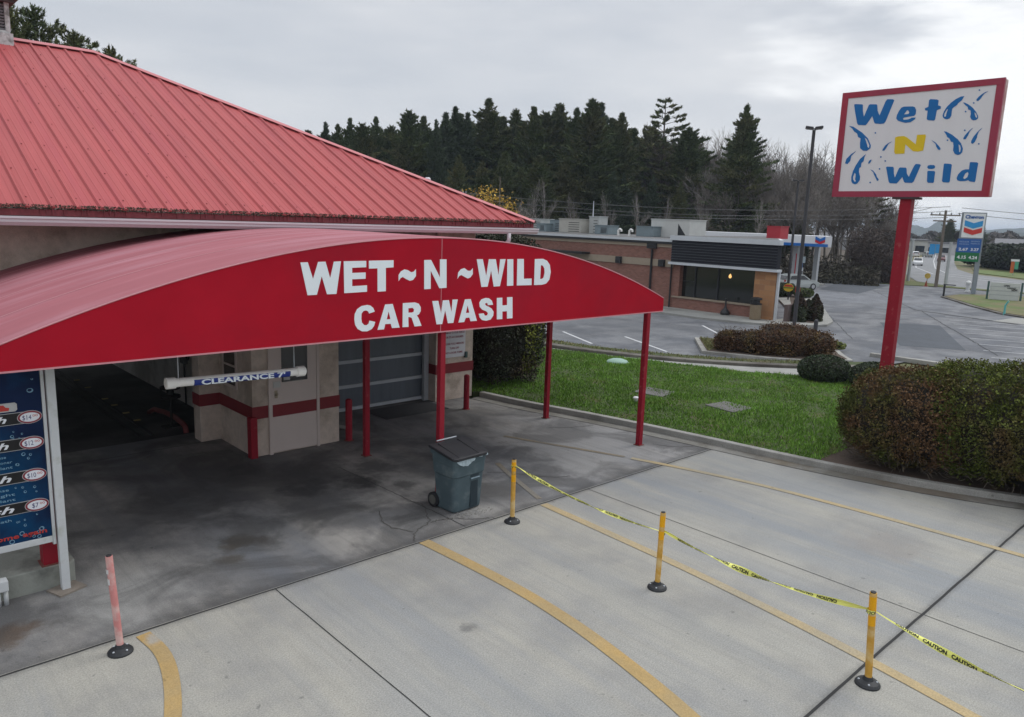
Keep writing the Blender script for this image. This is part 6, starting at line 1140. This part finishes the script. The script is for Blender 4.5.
# pines over the roof, upper left
G_2 = 'pines showing over the red roof ridge'
lt = [make_tree('roadside_pine', conifer_proto(8, 16, 4.6, .35, .75, 5.5, .02, 7, .16, m=PINE, clump=8), 'x', group=G_2)]
for i, (x, y, h, sc_, lb) in enumerate(((8.9, 49.2, 15.4, .8, 'dark pine behind the white cupola, leftmost'), (10.6, 51, 15.8, 1.0, 'dense dark pine right of the cupola over the roof ridge'), (11.85, 48.6, 14.35, 1.0, 'open branched pine, third from the left over the roof ridge'), (13.0, 46.3, 13.35, .9, 'pine tip lowest and rightmost over the roof ridge'), (10.0, 56, 15.2, 1.1, 'farther pine filling between the cupola and the dense pine'), (12.5, 55, 14.6, 1.0, 'farther pine between the dense and the open branched one'))):
    if i == 0: t = lt[0]; t.location = (x, y, 0)
    else: t = copy_thing(lt[0], (x, y, 0), i*1.3)
    t.scale = (sc_, sc_, h/16); t['label'] = lb; t['group'] = G_2
# bare trees
def bare_proto(seed, H, spread, levels=6, lean=.3):
    rg = np.random.default_rng(seed); segs = []
    def grow(p, d, L_, r, lv):
        n = 3 if lv > 1 else 2
        for i in range(n):
            q = p+d*L_/n; segs.append((p, q, r, r*.85)); p = q; r *= .85; d = d+rg.normal(0, .10, 3); d[2] += .03; d /= np.linalg.norm(d)
            if lv < levels and (lv > 0 or i > 0):
                for _ in range(rg.integers(1, 3)):
                    a = rg.normal(size=3); a -= d*np.dot(a, d); a /= np.linalg.norm(a); ang = rg.uniform(.4, .8)*spread; dd = d*math.cos(ang)+a*math.sin(ang); dd[2] += .12; dd /= np.linalg.norm(dd); grow(p, dd, L_*rg.uniform(.5, .72), max(r*.6, .017), lv+1)
        if lv < levels: grow(p, d, L_*.7, r, lv+1)
    grow(np.array([0., 0, -.5]), np.array([0., 0, 1.]), H*.36, H*.012, 0)
    V = []; n = 3; Vs = []
    A = np.array([s[0] for s in segs]); B = np.array([s[1] for s in segs]); r0 = np.array([s[2] for s in segs])[:, None]; r1 = np.array([s[3] for s in segs])[:, None]
    d = B-A; d /= np.linalg.norm(d, axis=1)[:, None]; ref = np.where(np.abs(d[:, 2:3]) > .9, np.array([[1., 0, 0]]), np.array([[0, 0, 1.]])); u = np.cross(d, ref); u /= np.linalg.norm(u, axis=1)[:, None]; v = np.cross(d, u)
    quads = []
    for j in range(3):
        a0, a1 = j*2.094, (j+1)*2.094
        e0 = u*math.cos(a0)+v*math.sin(a0); e1 = u*math.cos(a1)+v*math.sin(a1); quads.append(np.stack([A+e0*r0, A+e1*r0, B+e1*r1, B+e0*r1], 1))
    V = np.concatenate(quads, 0); zmax = V[..., 2].max(); return V.reshape(-1, 3)*(H/zmax), len(segs), r0
def make_bare(seed, m, levels=5, spread=1.0):
    V, n, _ = bare_proto(seed, 15, spread, levels); t = thing('bare_tree', (0, 0, 0), 'x', 'tree', 'leafless trees'); link('branches_or_core', fast_mesh('branches_or_core', V, 4), m, t); return t
bp = [make_bare(11, BARE), make_bare(12, BARE2, 5, .85), make_bare(13, BARE, 5, 1.15), make_bare(14, BARE2, 4, .8)]
bused = set(); cnt = 0
def bare(px, ytop, d, lb, which=None, z=-.1, wide=1.0):
    global cnt
    r = RM @ Vector(((px-512)/757, -(ytop-358.5)/757, -1)); a = math.hypot(r.x, r.y); x, y, h = r.x*d/a, r.y*d/a, 5+r.z*d/a
    p = bp[which if which is not None else rgt.randrange(3)]; s = (h-z)/15; sw = s*wide*rgt.uniform(.9, 1.2)
    if p.name not in bused: bused.add(p.name); t = p
    else: t = copy_thing(p, (0, 0, 0))
    t.location = (x, y, z); t.rotation_euler = (0, 0, rgt.uniform(0, 6.28)); t.scale = (sw, sw, s); t['label'] = lb; t['group'] = 'leafless trees'
BL = [(640, 135, 106), (655, 140, 112), (676, 132, 108), (700, 126, 110), (716, 130, 107), (728, 124, 112), (735, 150, 98), (762, 150, 97), (772, 140, 104), (784, 134, 108), (795, 142, 100), (806, 138, 108), (817, 150, 98), (824, 140, 106), (836, 148, 102), (846, 152, 97), (856, 160, 104), (866, 168, 98), (876, 178, 101), (780, 148, 113), (790, 140, 115), (802, 150, 112), (814, 146, 114), (829, 152, 111), (842, 158, 110), (708, 134, 116), (690, 132, 118), (664, 130, 117), (648, 138, 118), (850, 165, 107), (768, 158, 95), (800, 176, 90), (824, 182, 89), (846, 190, 90), (868, 196, 91), (885, 188, 98), (893, 200, 104), (790, 165, 94), (812, 172, 93), (835, 176, 92), (855, 185, 92), (545, 118, 116), (512, 120, 118), (622, 122, 114), (742, 170, 93), (720, 165, 96)]
for i, (px, yt, d) in enumerate(sorted(BL)):
    bare(px, yt, d, 'leafless grey brown tree, '+ORD[i]+' from the left in the tree line')
for i, (px, yt, d) in enumerate([(520, 195, 80), (532, 178, 84), (547, 176, 86), (575, 192, 86), (610, 190, 88), (640, 190, 86), (668, 195, 84), (706, 188, 84), (762, 196, 84)]):
    bare(px, yt, d, 'slim pale leafless tree in front of the dark pines, '+ORD[i]+' from the left', 3, wide=.6)
# shrubs at the forest foot: brushy understory
n = 34000; px = RNG.uniform(480, 885, n); d = RNG.uniform(80, 92, n)+np.clip((700-px)*.01, -1, 3); zz = RNG.uniform(0, 1, n)**1.6*np.where(px > 770, 1.8, 3.6)
Pp = np.array([polar(a, b) for a, b in zip(px, d)]); hh = 1+.6*np.sin(Pp[:, 0]*.9)*np.sin(Pp[:, 1]*.7)
keep = (d > 79) & ~((px > 870) & (d < 86))
tag(cards(np.c_[Pp, zz*hh-.05][keep], RNG.uniform(.06, .17, keep.sum()), 'forest_undergrowth', mat('brown_brush', (.055, .047, .035), .9, .35, .4, island=.5, tint=((.05, .052, .03), .12, .6)), aspect=4.0), 'brown brushy undergrowth along the foot of the forest', 'undergrowth', kind='stuff')
n = 26000; px = RNG.uniform(835, 890, n); d = RNG.uniform(84, 92, n); Pp = np.array([polar(a, b) for a, b in zip(px, d)])
tag(cards(np.c_[Pp, RNG.uniform(0, 1, n)**1.4*4.2*(1+.3*np.sin(Pp[:, 1]))], RNG.uniform(.03, .09, n), 'thicket', mat('thicket_brown', (.075, .058, .05), .9, .35, .5, island=.5), aspect=7.0), 'tangled brown thicket beside the road left of the red sign pole', 'thicket', kind='stuff')
# wooded rise behind the front rows
nu, nv = 70, 26; V = []; F = []
for i in range(nu+1):
    px = -500+i*(1400/nu)
    for j in range(nv+1):
        dd = 96+j*14; x, y = polar(px, dd) if px > 0 else (polar(0, dd)[0]*math.cos(-px*.0012)-polar(0, dd)[1]*math.sin(-px*.0012), polar(0, dd)[0]*math.sin(-px*.0012)+polar(0, dd)[1]*math.cos(-px*.0012))
        f = max(0, min(1, (860-px)/160)); s = min(1, j/8); z = -.12+f*(9.0*s*s*(3-2*s))+f*s*1.2*math.sin(x*.05)*math.cos(y*.06); V.append((x, y, z))
for i in range(nu):
    for j in range(nv): a = i*(nv+1)+j; F.append((a, a+nv+1, a+nv+2, a+1))
struct('wooded_rise', MB().add(V, F), LITTER, smooth=True)
n = 60000; px = RNG.uniform(280, 770, n); d = RNG.uniform(118, 160, n); Pp = np.array([polar(a, b) for a, b in zip(px, d)])
ztop = np.interp(px, [280, 400, 640, 700, 770], [12, 14, 14, 11, 8])
tag(cards(np.c_[Pp, RNG.uniform(.2, 1, n)*ztop], RNG.uniform(.3, .8, n), 'far_forest', PINED, tri=True), 'dark mass of pine foliage deep in the forest', 'forest', kind='stuff')
# yellow leaved tree
def leaf_tree(name, x, y, h, r, m, lb, n=2600, leaf=.16, z0=.3):
    t = thing(name, (x, y, 0), lb, 'tree'); V, k_, _ = bare_proto(31, h*.95, 1.0, 4); link('branches_or_core', fast_mesh('branches_or_core', V, 4), BARE, t)
    c = []
    while len(c) < n:
        k2 = RNG.normal(size=3)*.45; q = np.array([k2[0]*r, k2[1]*r, h*(z0+.35)+k2[2]*h*.33])
        if q[2] < h and lump(q[0]+x, q[1]+y, q[2], 1.7) > -.15: c.append(q)
    cards(np.array(c), RNG.uniform(.6, 1.4, len(c))*leaf, 'foliage', m, t); return t
YL = mat('yellow_leaf', (.42, .27, .035), .7, .25, 1, island=.5)
leaf_tree('yellow_tree', 49.3, 57.2, 8.2, 2.2, YL, 'small tree with bright yellow autumn leaves over the red roof edge'); leaf_tree('yellow_tree', 49.9, 54.0, 7.0, 1.3, YL, 'smaller yellow leaved tree just right of the bright yellow one', 900)
bare(537, 203, 70, 'small pale blossom grey bare tree above the rooftop units', 3, wide=1.6)
# far right evergreens and far woods
FE = mat('far_evergreen', (.028, .038, .022), .8, .35, .2, island=.5); FWd = mat('far_wood', (.085, .075, .068), .9, .3, .05, island=.5)
for i, (px, d, r, hh_) in enumerate(((972, 150, 4.5, 3.2), (984, 146, 5.5, 4.2), (997, 140, 5.5, 4.2), (1010, 138, 5.5, 4.4), (1024, 134, 6, 4.5), (1042, 132, 6, 4.6))):
    x, y = polar(px, d); shrub('roadside_evergreen', (x, y, -.05), (r*.8, r*.8, hh_*.42+.2), 2600, .34, FE, HD, 'dark roadside evergreen beyond the green field, '+ORD[i]+' from the left', 'tree', 'roadside evergreens at the far right', amp=.15, s=.8, sq=2.0)
n = 26000; px = RNG.uniform(860, 1100, n); d = RNG.uniform(300, 520, n); Pp = np.array([polar(a, b) for a, b in zip(px, d)])
zt = (2.2+d*.006)*(1+.25*np.sin(px*.11)+.2*np.sin(px*.31+1))
tag(cards(np.c_[Pp, RNG.uniform(0, 1, n)*zt], RNG.uniform(.6, 1.8, n), 'far_woods', FWd, tri=True), 'grey brown woods far away along the horizon', 'woods', kind='stuff')
n = 6000; px = RNG.uniform(985, 1100, n); d = RNG.uniform(250, 290, n); Pp = np.array([polar(a, b) for a, b in zip(px, d)])
tag(cards(np.c_[Pp, RNG.uniform(0, 1, n)*5.2*(1+.2*np.sin(px*.3))], RNG.uniform(.4, 1.2, n), 'far_grove', FWd, tri=True), 'grey brown grove on the right horizon', 'woods', kind='stuff')
for i, (px, yt, d, k_) in enumerate(((951, 219, 230, 0), (982, 223, 240, 0), (905, 233, 210, 0))):
    r = RM @ Vector(((px-512)/757, -(yt-358.5)/757, -1)); a = math.hypot(r.x, r.y); plant(0, r.x*d/a, r.y*d/a, 5+r.z*d/a, 'distant lone dark evergreen near the road, '+ORD[i]+' of three')
# hills
HM = mat('hill_wood', (.045, .06, .055), .95, .25, .004)
for (dd, pts, dep) in ((1500, [(700, 232), (800, 229), (870, 229), (900, 228), (915, 225), (926, 228), (940, 221), (955, 229), (975, 231), (1000, 229), (1030, 228), (1100, 231), (1300, 236)], 500), (900, [(840, 236), (880, 233), (930, 234), (985, 232), (1015, 233), (1060, 230), (1200, 233)], 300)):
    q = []
    for a, b in zip(pts, pts[1:]):
        for k_ in range(6): t_ = k_/6; s_ = t_*t_*(3-2*t_); q.append((a[0]+(b[0]-a[0])*t_, a[1]+(b[1]-a[1])*s_))
    V = []; F = []
    for (px, yt) in q:
        r = RM @ Vector(((px-512)/757, -(yt-358.5)/757, -1)); a = math.hypot(r.x, r.y); h = 5+r.z*dd/a+random.uniform(-.6, .6)*dd/1500; ux, uy = r.x/a, r.y/a
        V += [(ux*(dd-dep*.6), uy*(dd-dep*.6), -.5), (ux*(dd-dep*.25), uy*(dd-dep*.25), h*.55), (ux*dd, uy*dd, max(h, .2)), (ux*(dd+dep*.5), uy*(dd+dep*.5), h*.5), (ux*(dd+dep), uy*(dd+dep), -.5)]
    for i in range(len(q)-1):
        for j in range(4): F.append((i*5+j, i*5+5+j, i*5+6+j, i*5+1+j))
    struct('hills', MB().add(V, F), HM, smooth=True)
# haze: even air round everything
HZ = bpy.data.materials.new('haze_air'); HZ.use_nodes = True; t_ = HZ.node_tree; t_.nodes.remove(t_.nodes['Principled BSDF']); pv = t_.nodes.new('ShaderNodeVolumePrincipled'); pv.inputs['Color'].default_value = (.72, .84, 1.0, 1); pv.inputs['Density'].default_value = HAZE_DENSITY; pv.inputs['Anisotropy'].default_value = 0
t_.links.new(pv.outputs[0], t_.nodes['Material Output'].inputs['Volume'])
if HAZE_DENSITY > 0:
    mb = MB(); mb.box(-5200, 5200, -5200, 5200, -1.6, 60); tag(mb.build('haze', HZ), kind='stuff')
    bpy.data.objects['haze']['label'] = 'thin pale even haze over the whole scene'; bpy.data.objects['haze']['category'] = 'haze'
# tidy: labels of unused prototypes, helper property
for o in bpy.data.objects:
    if '_base' in o: del o['_base']
for o in list(SC.objects):
    if o.get('label') == 'x':
        for ch in list(o.children): bpy.data.objects.remove(ch)
        bpy.data.objects.remove(o)
